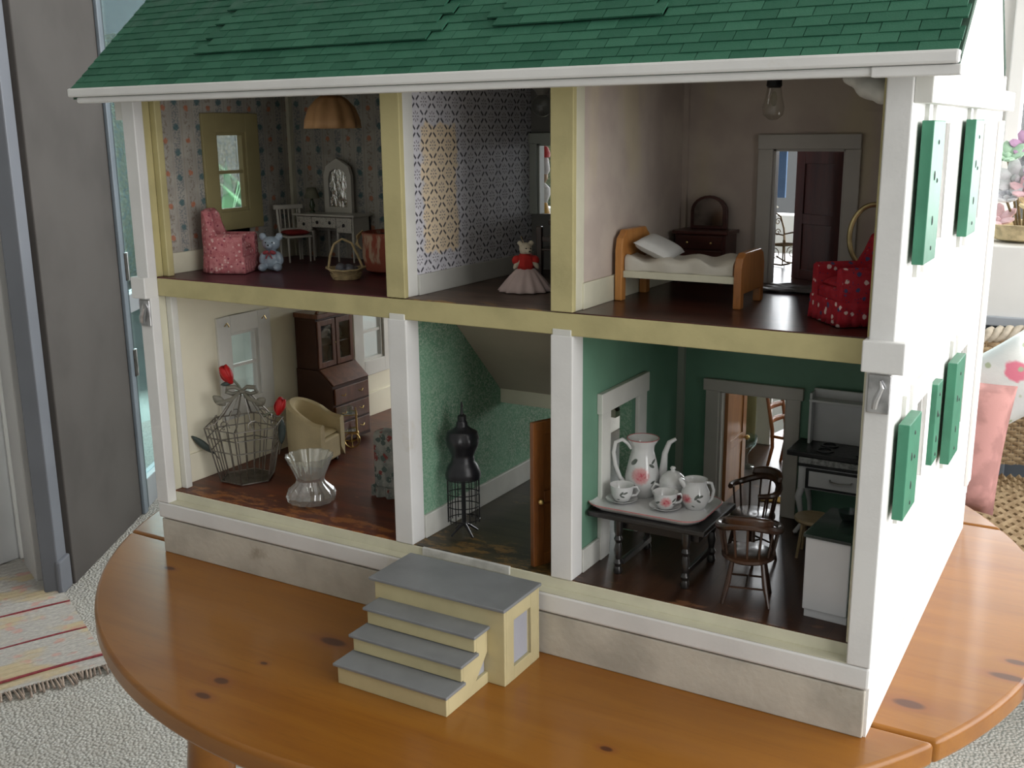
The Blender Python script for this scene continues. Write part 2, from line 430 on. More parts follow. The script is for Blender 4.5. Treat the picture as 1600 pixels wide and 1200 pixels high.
MB().box(-1.15, 1.5, -.05, .19, 0, .74).build('bench_back_panel', paint('slate_blue_panel', (.10, .115, .14), .6, .08, 6, .1), ledge)
MB().box(-.72, -.69, -.07, -.05, 0, .74).build('panel_post', paint('slate_post', (.16, .18, .21), .6, .08, 6, .1), ledge, bevel=.003)
MB().box(.3, .33, -.07, -.05, 0, .74).build('panel_post', bpy.data.materials['slate_post'], ledge, bevel=.003)

# dried-flower arrangement on the bench
def petal_flower(mb, c, r, k, tilt):
    for i in range(k):
        th = 2 * PI * i / k
        rot = Matrix.Rotation(tilt[0], 3, 'X') @ Matrix.Rotation(tilt[1], 3, 'Z') @ Matrix.Rotation(th, 3, 'Z') @ Matrix.Rotation(-.5, 3, 'Y')
        mb.ell(Vector(c) + rot @ Vector((r * .55, 0, 0)), (r * .55, r * .32, r * .12), 8, 5, rot)
fl = thing('flower_arrangement', 'dried pink, green and cream flowers heaped on the white window bench', 'flowers', (.80, 2.30, .23))
cols = [((.80, .55, .58), 'pale_pink_petals'), ((.45, .66, .48), 'pale_green_petals'), ((.83, .70, .42), 'cream_yellow_petals'), ((.70, .70, .72), 'white_petals'), ((.55, .34, .52), 'mauve_petals')]
cm = [paint(n, c, .8, .1, 60, .1) for c, n in cols]
spots = [(-.06,0,.22,.05,1),(-.035,.0,.16,.06,3),(.0,-.03,.13,.05,0),(.04,-.04,.08,.07,2),(-.07,-.02,.05,.055,0),(-.02,.03,.25,.045,4),(.06,.02,.2,.06,3),(.11,0,.12,.07,0),(.15,.02,.22,.06,1),(.02,-.05,.17,.04,4),(.09,-.05,.05,.05,3),(-.05,-.03,.11,.045,3)]
for x, y, z, r, c in spots:
    f = MB(); petal_flower(f, (x, y, z), r, 6, (random.uniform(.2, 1.2), random.uniform(0, 6)))
    f.ell((x, y - .01, z + .006), r * .22, 8, 6)
    f.build('bloom', cm[c], fl, smooth=True)
    MB().tube([(x, y, z), (x * .6, y * .5 + .01, z * .5), (x * .25, .02, 0.002)], .0035, 6).build('stem', paint('dry_stem', (.22, .17, .09), .8, .2, 40, .2) if 'dry_stem' not in bpy.data.materials else bpy.data.materials['dry_stem'], fl)
MB().lathe([(.05, 0), (.09, .01), (.11, .045), (.115, .05), (.10, .05), (.085, .02), (.02, .012)], n=28).build('bowl', paint('straw_bowl', (.62, .50, .30), .8, .2, 50, .4), fl, smooth=True)

# ---------------------------------------------------------------- garden beyond the left glass
struct(MB().box(-14, -2.76, -3, 16, -.85, -.80).build('terrace', paint('pale_paving', (.56, .62, .58), .9, .1, 3, .3, 60)))
hd = MB()
for i in range(60):
    x = -7.2 + random.uniform(-.5, .5); y = -1 + i * .26; r = random.uniform(.5, .8)
    hd.ell((x, y, -.79 + r * 1.5), (r * .8, r, r * 1.55), 16, 12)
hm = Mt('hedge_leaves', .9, 0, .1); d, r, g = hm.voro(30)
hm.col(hm.mix(hm.mix((.56, .64, .36), (.82, .82, .52), r), (.42, .56, .48), d.step(.45, .8))); hm.bump(d, 1, .03)
tag(hd.build('hedge', hm.m, None, smooth=60), 'sunlit yellow-green hedge outside the glazed panel', 'hedge')
gp = thing('agave_plant', 'tall green blade-leaved plant outside, seen through the upper dollhouse window', 'plant', (-3.02, 3.15, -.80))
MB().lathe([(.15, 0), (.20, .02), (.26, .44), (.28, .46), (.25, .46), (.22, .40), (.01, .40)], n=32).build('pot', paint('pale_stone_pot', (.66, .70, .66), .8, .06, 8, .2), gp, smooth=40)
leafm = paint('agave_green', (.16, .40, .20), .6, .15, 6, .2)
for k in range(7):
    a = k * 2.4; h = .70 + .11 * (k % 3); lean = .05 + .09 * k
    def blade(u, v, a=a, h=h, lean=lean):
        wdt = .075 * math.sin(min(1, v * .95 + .08) * PI) ** .7 * (1 - v * .5)
        q = (u - .5) * 2 * wdt; out = lean * (v ** 2) * 1.5
        return (math.cos(a) * out - math.sin(a) * q, math.sin(a) * out + math.cos(a) * q, .40 + v * h)
    MB().grid(blade, 4, 16).build('leaf', leafm, gp, smooth=60, solid=.012)

# ================================================================== pine table
def pine():
    m = Mt('varnished_pine', .32, 0, .35)
    co = m.vec(m.x * .10, m.y, m.z)
    n = m.noise(28, 5, .6, co, .7); f = m.noise(210, 3, .6, co); big = m.noise(5, 2, .5, m.vec(m.x * .15, m.y * 1.6, 0))
    plank = ((m.y + 3.0) / .0835).floor(); tone = (plank * 12.9898).sin() * 43758.5
    k = m.mix((.225, .074, .007), (.30, .112, .012), n.step(.32, .68))
    k = m.mix(k, (.13, .05, .008), f.step(.52, .8) * .45)
    k = m.mix(k, (.31, .135, .022), tone.frac() * .4)
    for (kx, ky, sx, sy) in KNOTS:
        d = (((m.x - kx) / sx) * ((m.x - kx) / sx) + ((m.y - ky) / sy) * ((m.y - ky) / sy)).sqrt()
        k = m.mix(k, (.22, .07, .018), d.step(2.4, .8) * .6)
        k = m.mix(k, (.06, .018, .009), d.step(1.1, .6) * .85)
    m.col(k); m.b.inputs['Coat Weight'].default_value = .16; m.b.inputs['Coat Roughness'].default_value = .10
    return m.m
TC = Vector((.43, .315)); TR = .598
KNOTS = [(q[0] - TC.x, q[1] - TC.y, q[2], q[3]) for q in [(.0523, -.0345, .010, .0045), (.362, -.087, .019, .008), (.318, -.207, .010, .006), (.3235, -.2366, .011, .005), (.705, -.125, .007, .004), (.9224, .0845, .0165, .0085), (.998, .185, .02, .007), (1.002, .222, .012, .006), (.33, -.159, .005, .003)]]
PINE = pine()
table = thing('pine_table', 'round varnished pine drop-leaf table carrying the dollhouse', 'table', (TC.x, TC.y, FZ))
def seg_poly(y0, y1, n=60):
    pts = []
    a0 = math.asin(max(-1, min(1, y0 / TR))); a1 = math.asin(max(-1, min(1, y1 / TR)))
    right = [(TR * math.cos(a0 + (a1 - a0) * i / n), TR * math.sin(a0 + (a1 - a0) * i / n)) for i in range(n + 1)]
    return right + [(-x, y) for x, y in right[::-1]]
def dedupe(p):
    o = []
    for q in p:
        if not o or (Vector(q) - Vector(o[-1])).length > 1e-5: o.append(q)
    if (Vector(o[0]) - Vector(o[-1])).length < 1e-5: o.pop()
    return o
ys = [-TR, .030 - TC.y - .0012, .030 - TC.y + .0012, .6145 - TC.y - .0012, .6145 - TC.y + .0012, TR]
for nm, a, b in (('front_leaf', ys[0], ys[1]), ('centre_top', ys[2], ys[3]), ('rear_leaf', ys[4], ys[5])):
    o = MB().prism(dedupe(seg_poly(a, b)), 'z', -.024, 0).build(nm, PINE, table, bevel=.0045, seg=3, smooth=50); o.location = (0, 0, -FZ)
MB().box(-.40, .40, -.2, -.18, .60, .695).box(-.40, .40, .18, .2, .60, .695).box(-.40, -.38, -.18, .18, .60, .695).box(.38, .40, -.18, .18, .60, .695).build('apron', PINE, table, bevel=.002)
for sx, sy in ((-.39, -.19), (.39, -.19), (-.39, .19), (.39, .19), (-.372, -.315), (.37, .315)):
    MB().lathe([(.026, 0), (.03, .01), (.022, .03), (.030, .10), (.022, .2), (.032, .42), (.024, .5), (.034, .52), (.034, .695)], (sx, sy), 16).build('leg', PINE, table, smooth=True)
# ================================================================== wicker armchair and cushions
def weave_mat():
    m = Mt('wicker_weave', .7, 0, .25)
    n = m.noise(60, 3)
    m.col(m.mix((.40, .30, .18), (.26, .18, .10), n.step(.35, .65))); return m.m
WICK = weave_mat(); WICKL = paint('pale_wicker', (.50, .44, .35), .6, .15, 50, .3, 200)
wc = thing('wicker_armchair', 'woven wicker armchair standing behind the pine table at the right', 'chair', (.985, 1.62, FZ), .25)
# curved back: stakes and weavers
def backpt(a, h): 
    r = .30 + .05 * h; return Vector((r * math.cos(a), .06 + r * math.sin(a), .42 + .33 * h))
def toph(a): return 1 - .45 * abs((a - PI / 2) / 1.75) ** 2.2
A0, A1 = PI/2 - 1.75, PI/2 + 1.75
NS = 64
stakes = MB()
for i in range(NS + 1):
    a = A0 + (A1 - A0) * i / NS
    stakes.tube([backpt(a, h * toph(a)) for h in (0, .35, .7, 1)], .0028, 5)
stakes.build('back_stakes', WICK, wc)['kind'] = 'stuff'
wv = MB()
for j in range(34):
    h = (j + .5) / 34; pts = []
    for i in range(NS * 2 + 1):
        a = A0 + (A1 - A0) * i / NS / 2
        q = backpt(a, h * toph(a)); s_ = .0045 * math.cos(PI * i / 2 * 1.0 + PI * j) if i % 2 == 0 else 0
        q += Vector((math.cos(a), math.sin(a), 0)) * s_ * 1.2; pts.append(q)
    wv.tube(pts, .0052, 5)
wv.build('back_weave', WICK, wc, smooth=60)['kind'] = 'stuff'
rim = MB()
for k in range(3):
    pts = []
    for i in range(120):
        a = A0 + (A1 - A0) * i / 119; q = backpt(a, toph(a)); ph = i * .9 + k * 2.1
        pts.append(q + Vector((math.cos(a) * math.cos(ph), math.sin(a) * math.cos(ph), math.sin(ph))) * .013)
    rim.tube(pts, .009, 7)
rim.build('braided_rim', WICKL, wc, smooth=60)
seat = MB()
for j in range(26):
    y = -.26 + .55 * j / 25; hw = .30 if y < .1 else math.sqrt(max(.001, .30**2 - (y - .06)**2))
    pts = [(-hw + 2 * hw * i / 40, y, .40 + (.006 if (i + j) % 2 else -.004)) for i in range(41)]
    seat.tube(pts, .010, 5)
seat.build('seat_weave', WICK, wc, smooth=60)['kind'] = 'stuff'
MB().tube([(-.3, .1, .40), (-.3, -.26, .40), (.3, -.26, .40), (.3, .1, .40)], .014, 8).build('seat_rail', WICKL, wc, smooth=True)
for i in range(30):
    x = -.29 + .58 * i / 29
    MB().tube([(x, -.265, .40), (x + .012, -.285, .35), (x + .018, -.275, .30), (x + .012, -.262, .27)], .0065, 6).build('apron_strand', WICKL, wc, smooth=True)
for sx, sy in ((-.26, -.23), (.26, -.23), (-.22, .24), (.22, .24)):
    MB().cyl((sx * 1.05, sy * 1.05, 0), (sx, sy, .40), .014, .016, 10).build('leg', WICK, wc, smooth=True)
pc = MB().pillow((0, 0, 0), .112, .140, .06).build('scatter_cushion', floral('pink_cushion_cloth', (.52, .27, .25), [], 40), None, smooth=60)
pc.location = (.762, 1.47, -.125); pc.rotation_euler = (math.radians(78), math.radians(6), math.radians(10))
tag(pc, 'plain salmon pink scatter cushion leaning in the wicker armchair', 'cushion')
fc = MB().pillow((0, 0, 0), .095, .085, .045).build('scatter_cushion', floral('rose_print_cloth', (.74, .76, .74), [((.72, .22, .30), .45, .78), ((.28, .36, .20), .78, 1.0)], 16, .45, second=(.42, .48, .34), base2=(.64, .68, .68)), None, smooth=60)
fc.location = (.845, 1.615, -.02); fc.rotation_euler = (math.radians(72), math.radians(-35), math.radians(8))
tag(fc, 'white scatter cushion with pink roses and green leaves against the wicker back', 'cushion')
# ================================================================== the dollhouse
W_ = .90; D_ = .60; Z1, Z2, G, CB, U, CT = .0483, .070, .0835, .3387, .3619, .585
YI = .014; XL, XR = .0217, .8719; P1, P1r, P2, P2r = .3754, .3997, .5746, .5993
HL = Vector((.45, .30, 0))
house = thing('dollhouse', 'open-fronted white two-storey dollhouse with green shingled roof on the pine table', 'dollhouse', HL)
def hp(mb, name, mat, parent=None, **k):
    o = mb.build(name, mat, parent or house, **k)
    if parent is None: o.location = -HL
    return o
B = lambda *a: MB().box(*a)
# base
hp(B(.003, W_ - .003, .002, D_ - .004, 0, .0465), 'base_skirt', SKIRT, bevel=.0012)
hp(B(W_ - .003, W_ - .0005, .006, D_ - .004, 0, Z1), 'base_side_lit_white', WOUT)  # whiter facing added so the base side reads as strongly lit
hp(B(.001, W_ - .001, .001, YI + .001, Z2, Z2 + .0006), 'sill_ledge', CREAM)
hp(B(.006, W_ - .006, .006, D_ - .01, .0465, Z1), 'shadow_gap', BLACKM)
hp(B(0, W_, 0, D_, Z1, Z2), 'sill_band', WHITE, bevel=.0025)
hp(B(.004, W_ - .004, YI, D_ - .004, Z2, G - .0012), 'ground_floor_board', CREAM, bevel=.001)
hp(B(.412, .525, YI - .0022, YI + .003, Z2 + .004, G - .0002), 'threshold_strip', paint('chalky_strip', (.60, .60, .58), .6, .12, 60, .5, 300), bevel=.0008)
hp(B(.004, W_ - .004, YI, D_ - .004, CB, U - .0012), 'upper_floor_beam', YELLOW, bevel=.001)
hp(B(.004, W_ - .004, YI, D_ - .004, CT, CT + .012), 'ceiling_board', paint('ceiling_drab', (.42, .39, .32), .7, .06, 20, 0))
# pilasters
for x0, x1, side in ((0, .0207, -1), (W_ - .0207, W_, 1)):
    hp(B(x0, x1, 0, YI, Z2, .338), 'pilaster', WHITE, bevel=.0012)
    hp(B(x0, x1, 0, YI, .362, .573), 'pilaster', WHITE, bevel=.0012)
    hp(B(x0 - (.004 if side < 0 else .0035), x1 + (.0 if side < 0 else .010), -.007, YI, .337, .3635), 'pilaster_block', WHITE, bevel=.0012)
    hp(B((W_ if side > 0 else -.014), (W_ + .014 if side > 0 else 0), .002, D_ - .02, .551, .573), 'frieze_return', WHITE2, bevel=.001)
# inner frame posts (lower white, upper yellow)
for x0, x1 in ((.0, XL), (XR, W_)):
    hp(B(x0 + .003, x1 - .003, YI, YI + .012, G, CB), 'frame_post', CREAM, bevel=.001)
    hp(B(x0 + .003, x1 - .003, YI, YI + .012, U, CT), 'frame_post', YELLOW, bevel=.001)
hp(B(XL - .004, XL + .006, YI + .012, YI + .022, G, CB), 'corner_strip', WHITE2, bevel=.001)
hp(B(XL - .004, XL + .006, YI + .012, YI + .022, U, CT), 'corner_strip', YELLOW, bevel=.001)
for x0, x1 in ((P1, P1r), (P2, P2r)):
    hp(B(x0, x1, YI - .0015, YI + .022, G - .0005, CB), 'partition_post', WHITE, bevel=.0012)
    hp(B(x0, x1, YI - .0012, YI + .006, U, CT), 'partition_post', YELLOW, bevel=.001)
    hp(B(x0 + .001, x1 - .0005, YI + .006, YI + .024, U, CT), 'post_return', WHITE2 if x0 == P1 else CREAM, bevel=.001)
# worn white plaster blob where the posts meet the beam
for x0, x1 in ((P1, P1r), (P2, P2r)):
    hp(B(x0 + .002, x1 - .002, YI - .001, YI + .002, CB - .001, CB + .006), 'paint_patch', WHITE2, bevel=.0008)

# --- wallpapers
def paper_x():
    m = Mt('blue_grey_star_wallpaper', .75, 0, .2); c = .0150
    u = (m.y + m.x) / c; v = (m.z - U) / c
    par = (u.floor() + v.floor()).mod(2.0); a = u.frac() - .5; b = v.frac() - .5
    r = (a * a + b * b).sqrt()
    dg = (a.abs() - b.abs()).abs()
    stroke = dg.step(.13, .08) * r.gt(.14) * r.lt(.62) * ((r - .38).abs().step(.30, .15))
    ang = S(m.t, m.t.nodes.new('ShaderNodeMath').outputs[0]); ang.k.node.operation = 'ARCTAN2'
    m.t.links.new(a.k, ang.k.node.inputs[0]); m.t.links.new(b.k, ang.k.node.inputs[1])
    pet = (ang * 8.0)._m('COSINE')
    flower = ((r - .29).abs().step(.13, .05) * pet.gt(.25)).max(r.step(.08, .04))
    base = m.mix((.70, .69, .73), (.62, .61, .66), m.noise(60, 3).step(.35, .65))
    # warm patch of light painted into the paper colour
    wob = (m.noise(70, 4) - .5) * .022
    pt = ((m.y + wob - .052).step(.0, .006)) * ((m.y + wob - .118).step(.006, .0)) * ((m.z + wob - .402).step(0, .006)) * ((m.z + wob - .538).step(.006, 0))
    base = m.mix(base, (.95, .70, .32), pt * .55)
    k = m.mix(base, (.04, .04, .055), stroke * par.lt(.5) * .95)
    k = m.mix(k, (.16, .15, .17), flower * par.gt(.5) * .85)
    m.col(k); return m.m
def paper_stripe():
    m = Mt('striped_flower_wallpaper', .75, 0, .2); P = .036
    u = m.x + m.y * .97; s = (u / P).frac(); v = m.z
    scr = m.noise(420, 3, .6).step(.48, .56); scr2 = m.noise(260, 2).step(.5, .6)
    base = m.mix((.44, .42, .37), (.37, .35, .31), m.noise(40, 3).step(.4, .6))
    bandA = (s - .25).abs().step(.17, .14); bandB = (s - .75).abs().step(.14, .11)
    k = m.mix(base, (.15, .18, .20), bandA * scr * .7)
    k = m.mix(k, (.20, .15, .11), bandB * scr2 * .55)
    lines = ((s - .5).abs().step(.025, .012)).max((s - .0).abs().step(.025, .012))
    k = m.mix(k, (.30, .25, .20), lines * .5)
    def fl(c0, per, off):
        du = (s - c0) * P; dv = ((v / per + off).frac() - .5) * per
        return (du * du + dv * dv).sqrt() + (m.noise(330, 2) - .5) * .004
    k = m.mix(k, (.04, .13, .15), fl(.25, .031, 0).step(.0052, .0030) * .75)
    k = m.mix(k, (.50, .16, .07), fl(.75, .040, .35).step(.0042, .0026) * .75)
    m.col(k); return m.m
def paper_green():
    m = Mt('green_mottled_wallpaper', .8, 0, .2)
    d, r, g = m.voro(600)
    k = m.mix((.115, .25, .16), (.33, .42, .33), (m.noise(650, 3, .7) + (r - .5) * .3).step(.42, .66))
    m.col(m.mix(k, (.20, .38, .26), m.noise(12, 2).step(.4, .6) * .4)); return m.m
def pink_wall():
    m = Mt('pinkish_cream_wallpaper', .75, 0, .2)
    k = m.mix((.50, .42, .37), (.58, .50, .43), m.noise(20, 4).step(.35, .65))
    m.col(m.mix(k, (.62, .54, .34), m.noise(9, 3, .5, m.vec(m.x * 2, m.y * 2, m.z * .4)).step(.52, .7) * .5)); return m.m
KITG = paint('kitchen_green_paint', (.14, .285, .20), .5, .08, 16, .1, 160)
LLW = paint('living_room_cream', (.84, .80, .64), .6, .05, 10, .08, 160)
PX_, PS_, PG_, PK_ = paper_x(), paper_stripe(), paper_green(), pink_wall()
# windows (y0,y1,z0,z1) in the side walls
WIN = [(.135, .188, .176, .270), (.420, .473, .176, .270), (.135, .188, .433, .536), (.420, .473, .433, .536)]
WINR = [(.118, .171, .20, .284), (.385, .438, .19, .284), (.118, .171, .433, .536), (.365, .418, .433, .536)]
mbw = MB(); wall_boxes(mbw, 'x', 0.002, .008, YI, D_, Z2, .565, WIN); hp(mbw, 'side_wall', WOUT)
mbw = MB(); wall_boxes(mbw, 'x', W_ - .008, W_ - .0005, YI, D_, Z2, .565, WINR); hp(mbw, 'side_wall', WOUT)
mb = MB(); wall_boxes(mb, 'x', .008, .0115, YI + .002, D_, G, CB, WIN); hp(mb, 'living_room_wall', LLW)
mb = MB(); wall_boxes(mb, 'x', .008, .0115, YI + .002, .28, U, CT, WIN[2:3]); hp(mb, 'wallpapered_wall', PS_)
mb = MB(); wall_boxes(mb, 'x', W_ - .0115, W_ - .008, YI + .002, D_, G, CB, WINR[:2]); hp(mb, 'kitchen_side_wall', KITG)
mb = MB(); wall_boxes(mb, 'x', W_ - .0115, W_ - .008, YI + .002, D_, U, CT, WINR[2:]); hp(mb, 'bedroom_side_wall', PK_)
# partition 1
hp(B(P1 + .002, P1r - .006, YI + .02, D_, G, CB), 'partition_wall', LLW)
hp(B(P1r - .006, P1r - .002, YI + .02, D_, G, CB), 'hall_wallpaper', PG_)
hp(B(P1 + .002, P1r - .006, YI + .02, .296, U, CT), 'partition_wall', PS_)
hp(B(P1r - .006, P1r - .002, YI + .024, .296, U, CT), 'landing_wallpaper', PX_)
# partition 2 (kitchen doorway)
DK = (.097, .170, G, .246)
mb = MB(); wall_boxes(mb, 'x', P2 + .004, P2r - .006, YI + .02, .30, G, CB, [DK]); hp(mb, 'partition_wall', PG_)
mb = MB(); wall_boxes(mb, 'x', P2r - .006, P2r - .002, YI + .02, .30, G, CB, [DK]); hp(mb, 'kitchen_wall', KITG)
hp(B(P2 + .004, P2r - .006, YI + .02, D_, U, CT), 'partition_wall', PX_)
hp(B(P2r - .006, P2r - .002, YI + .02, .30, U, CT), 'bedroom_wallpaper', PK_)
# back walls of the front rooms
hp(B(.008, P1, .280, .285, U, CT), 'back_wall', PS_)
WM = (.407, .465, .432, .518)
mb = MB(); wall_boxes(mb, 'y', .290, .296, P1r - .002, P2 + .004, U, CT, [WM]); hp(mb, 'back_wall', paint('landing_grey_wall', (.22, .215, .20), .7, .06, 20, .1))
DUR = (.703, .782, U, .511); DKB = (.650, .7315, G, .228)
mb = MB(); wall_boxes(mb, 'y', .298, .304, P2r - .002, W_ - .0115, U, CT, [DUR]); hp(mb, 'back_wall', PK_)
mb = MB(); wall_boxes(mb, 'y', .304, .309, P2r - .002, W_ - .0115, U, CT, [DUR]); hp(mb, 'back_wall', WOUT)
mb = MB(); wall_boxes(mb, 'y', .302, .308, P2r - .002, W_ - .0115, G, CB, [DKB]); hp(mb, 'back_wall', KITG)
mb = MB(); wall_boxes(mb, 'y', .308, .313, P2r - .002, W_ - .0115, G, CB, [DKB]); hp(mb, 'back_wall', LLW)
# corner strips
hp(B(.0115, .017, .273, .280, U, CT), 'corner_strip', CREAM); hp(B(P2r - .002, P2r + .004, .292, .298, U, CT), 'corner_strip', PK_)
hp(B(P2r - .002, P2r + .006, .295, .302, G, CB), 'corner_strip', paint('grey_green_strip', (.34, .38, .32), .5, .06, 20, .1))
# floors
def worn(name, c1, c2, wear, wmask, gloss=.3, ax='x', plank=.022):
    m = Mt(name, gloss, 0, .3)
    n = m.noise(30, 4, .6, m.vec(m.x * (.25 if ax == 'x' else 1), m.y * (.25 if ax == 'y' else 1), m.z))
    k = m.mix(c1, c2, n.step(.35, .65))
    e = (m.y - wmask).step(.05, .0)
    k = m.mix(k, wear, (m.noise(70, 5, .7, m.vec(m.x * .45, m.y, m.z)) + e * .16 - .08).step(.55, .66) * .7)
    q = (((m.y if ax == 'x' else m.x) / plank).frac() - .5).abs()
    k = m.mix(k, tuple(t * .3 for t in c1), q.step(.47, .5) * .7)
    m.col(k); m.b.inputs['Coat Weight'].default_value = .1; m.b.inputs['Coat Roughness'].default_value = .18
    m.bump(m.noise(90, 3), .08, .001); return m.m
e_ = .0012
F = lambda x0, x1, y0, y1, z: B(x0, x1, y0, y1, z - e_, z)
hp(F(.0115, P1 + .002, YI + .001, D_ - .006, G), 'living_room_floor', worn('red_brown_floor', (.075, .016, .008), (.14, .032, .012), (.36, .13, .03), .03, .38))
hp(F(P1r - .002, P2 + .004, YI + .001, D_ - .006, G), 'hall_floor', worn('dark_hall_floor', (.022, .017, .009), (.045, .035, .016), (.20, .11, .03), .05, .42))
hp(F(P2 + .004, W_ - .0115, YI + .001, D_ - .006, G), 'kitchen_floor', worn('dark_kitchen_floor', (.032, .013, .008), (.06, .025, .013), (.20, .09, .04), .0, .30, 'y'))
hp(F(.0115, P1 + .002, YI + .001, .28, U), 'bedroom_floor', worn('maroon_floor', (.055, .012, .017), (.09, .02, .028), (.10, .04, .05), -.1, .4))
hp(F(P1r - .002, P2 + .004, YI + .001, D_ - .006, U), 'landing_floor', worn('brown_landing_floor', (.075, .048, .036), (.12, .08, .06), (.28, .16, .06), .0, .45))
hp(F(P2 + .004, W_ - .0115, YI + .001, D_ - .006, U), 'bedroom_floor', worn('dark_red_bedroom_floor', (.032, .011, .008), (.065, .020, .014), (.10, .05, .03), -.1, .28))
# baseboards
BBW = paint('baseboard_white', (.58, .58, .54), .45, .08, 20, .1)
for a in ((.0115, .0145, YI + .022, D_, G, .122, LLW), (P1r - .002, P1r + .002, YI + .022, D_, G, .111, BBW), (P1r - .002, P1r + .002, YI + .024, .290, U, .384, BBW),
          (P2r - .002, P2r + .0015, YI + .022, .078, G, .109, BBW), (P2r - .002, P2r + .0015, YI + .02, .298, U, .388, CREAM), (.0115, .0145, YI + .022, .28, U, .388, CREAM)):
    hp(B(*a[:6]), 'baseboard', a[6], bevel=.0008)
# window casings
def window(x0, x1, xin, yc, z0, z1, mat, inner=True, sgn=1):
    y0, y1 = yc - .0265, yc + .0265; f = .024
    def ring(xa, xb, ff):
        return MB().box(xa, xb, y0 - ff, y0, z0 - ff, z1 + ff).box(xa, xb, y1, y1 + ff, z0 - ff, z1 + ff).box(xa, xb, y0, y1, z1, z1 + ff).box(xa, xb, y0, y1, z0 - ff, z0)
    c = hp(ring(min(xin, xin + sgn * .004), max(xin, xin + sgn * .004), f), 'window_casing', mat, bevel=.0008)
    s = MB().box(x0, x1, y0, y0 + .004, z0, z1).box(x0, x1, y1 - .004, y1, z0, z1).box(x0, x1, y0 + .004, y1 - .004, z0, z0 + .004).box(x0, x1, y0 + .004, y1 - .004, z1 - .004, z1)
    s.build('sash', mat, c); zm = (z0 + z1) / 2
    B((x0 + x1) / 2 - .002, (x0 + x1) / 2 + .0025, y0 + .004, y1 - .004, zm - .0022, zm + .0022).build('glazing_bar', mat, c)
    for a, b in ((z0 + .004, zm - .002), (zm + .002, z1 - .004)):
        B((x0 + x1) / 2 - .0006, (x0 + x1) / 2 + .0004, y0 + .004, y1 - .004, a, b).build('pane', GLASSP, c)
    return c
DRABC = paint('drab_yellow_casing', (.36, .31, .15), .5, .07, 20, .1)
for (y0, y1, z0, z1) in WIN:
    up = z0 > .4
    c = window(.003, .0115, .0115, (y0 + y1) / 2, z0, z1, DRABC if up else WHITE2)
    if not up:
        for yy in (y0 - .012, y1 + .006):
            MB().tube([(.017, yy, z1 + .012), (.022, yy, z1 + .017), (.021, yy + .004, z1 + .011)], .0009, 6).build('curtain_hook', BRASS, c)
for (y0, y1, z0, z1) in WINR:
    window(W_ - .0085, W_ - .001, W_ - .001, (y0 + y1) / 2, z0, z1, WOUT, sgn=1)
# shutters on the right-hand wall (and left, unseen side kept plain)
NAIL = paint('nail_dark', (.03, .04, .035), .5, .1, 30, 0)
for ya, yb, z0, z1, th in ((.028, .084, .423, .538, .0095), (.268, .330, .425, .540, .0095), (.028, .084, .201, .287, .0095), (.206, .238, .200, .284, .004), (.290, .352, .178, .290, .0095)):
    if th > .005: hp(B(W_ - .0005, W_ + .003, ya + .030, ya + .046, z0 - .014, z1 + .018), 'shutter_batten', WHITE2)
    s = hp(B(W_ + (.003 if th > .005 else -.0004), W_ + .003 + th, ya, yb, z0, z1), 'shutter', SHGREEN, bevel=.0008)
    for k, (a, b) in enumerate(((.5, .85), (.35, .62), (.6, .58), (.45, .3), (.5, .1))):
        MB().ell((W_ + .0031 + th, ya + (yb - ya) * a, z0 + (z1 - z0) * b), (.0008, .0016, .002 + .002 * (k % 2)), 8, 5).build('nail', NAIL, s)
for yy in (D_ - .012, D_ - .032):
    hp(B(W_ - .0005, W_ + .004, yy - .006, yy + .006, Z2, .54), 'corner_board', WOUT, bevel=.001)
# latches on the front pilasters
for xc, nm in ((.011, 0), (.8905, 1)):
    l = hp(B(xc - .009, xc + .009, -.0022, 0, .302, .335), 'latch_plate', STEEL, bevel=.003 if False else .0009)
    MB().tube([(xc + .001, -.004, .330), (xc + .003, -.006, .325), (xc - .001, -.007, .314), (xc - .002, -.006, .307)], [.0012, .0022, .0028, .0024], 8).build('latch_bolt', STEEL, l, smooth=True)
# doorway casings
def casing_y(x0, x1, z0, z1, y, f, mat, head=.016, ov=.0, name='door_casing'):
    c = hp(B(x0 - f - ov, x1 + f + ov, y - .0065, y, z1, z1 + head), name, mat, bevel=.0008)
    for xa in (x0 - f, x1): B(xa, xa + f, y - .005, y, z0, z1).build('casing_jamb', mat, c, bevel=.0008)
    MB().box(x0, x0 + .0025, y, y + .012, z0, z1).box(x1 - .0025, x1, y, y + .012, z0, z1).box(x0, x1, y, y + .012, z1 - .0025, z1).build('door_lining', mat, c)
    return c
CAS = paint('casing_grey_white', (.50, .47, .43), .45, .06, 20, .1)
casing_y(*DUR, .298, .0165, CAS); casing_y(*DKB, .302, .0165, CAS, .0145, .003)
casing_y(WM[0], WM[1], WM[2], WM[3], .290, .013, paint('landing_casing', (.46, .49, .44), .45, .06, 20, .1), .013, name='window_casing')
y0, y1, z0, z1 = DK; xk = P2r - .002; f = .022
ck = hp(B(xk, xk + .0065, y0 - f - .003, y1 + f + .003, z1, z1 + .022), 'door_casing', WHITE2, bevel=.0008)
for ya in (y0 - f, y1): B(xk, xk + .005, ya, ya + f, z0, z1).build('casing_jamb', WHITE2, ck, bevel=.0008)
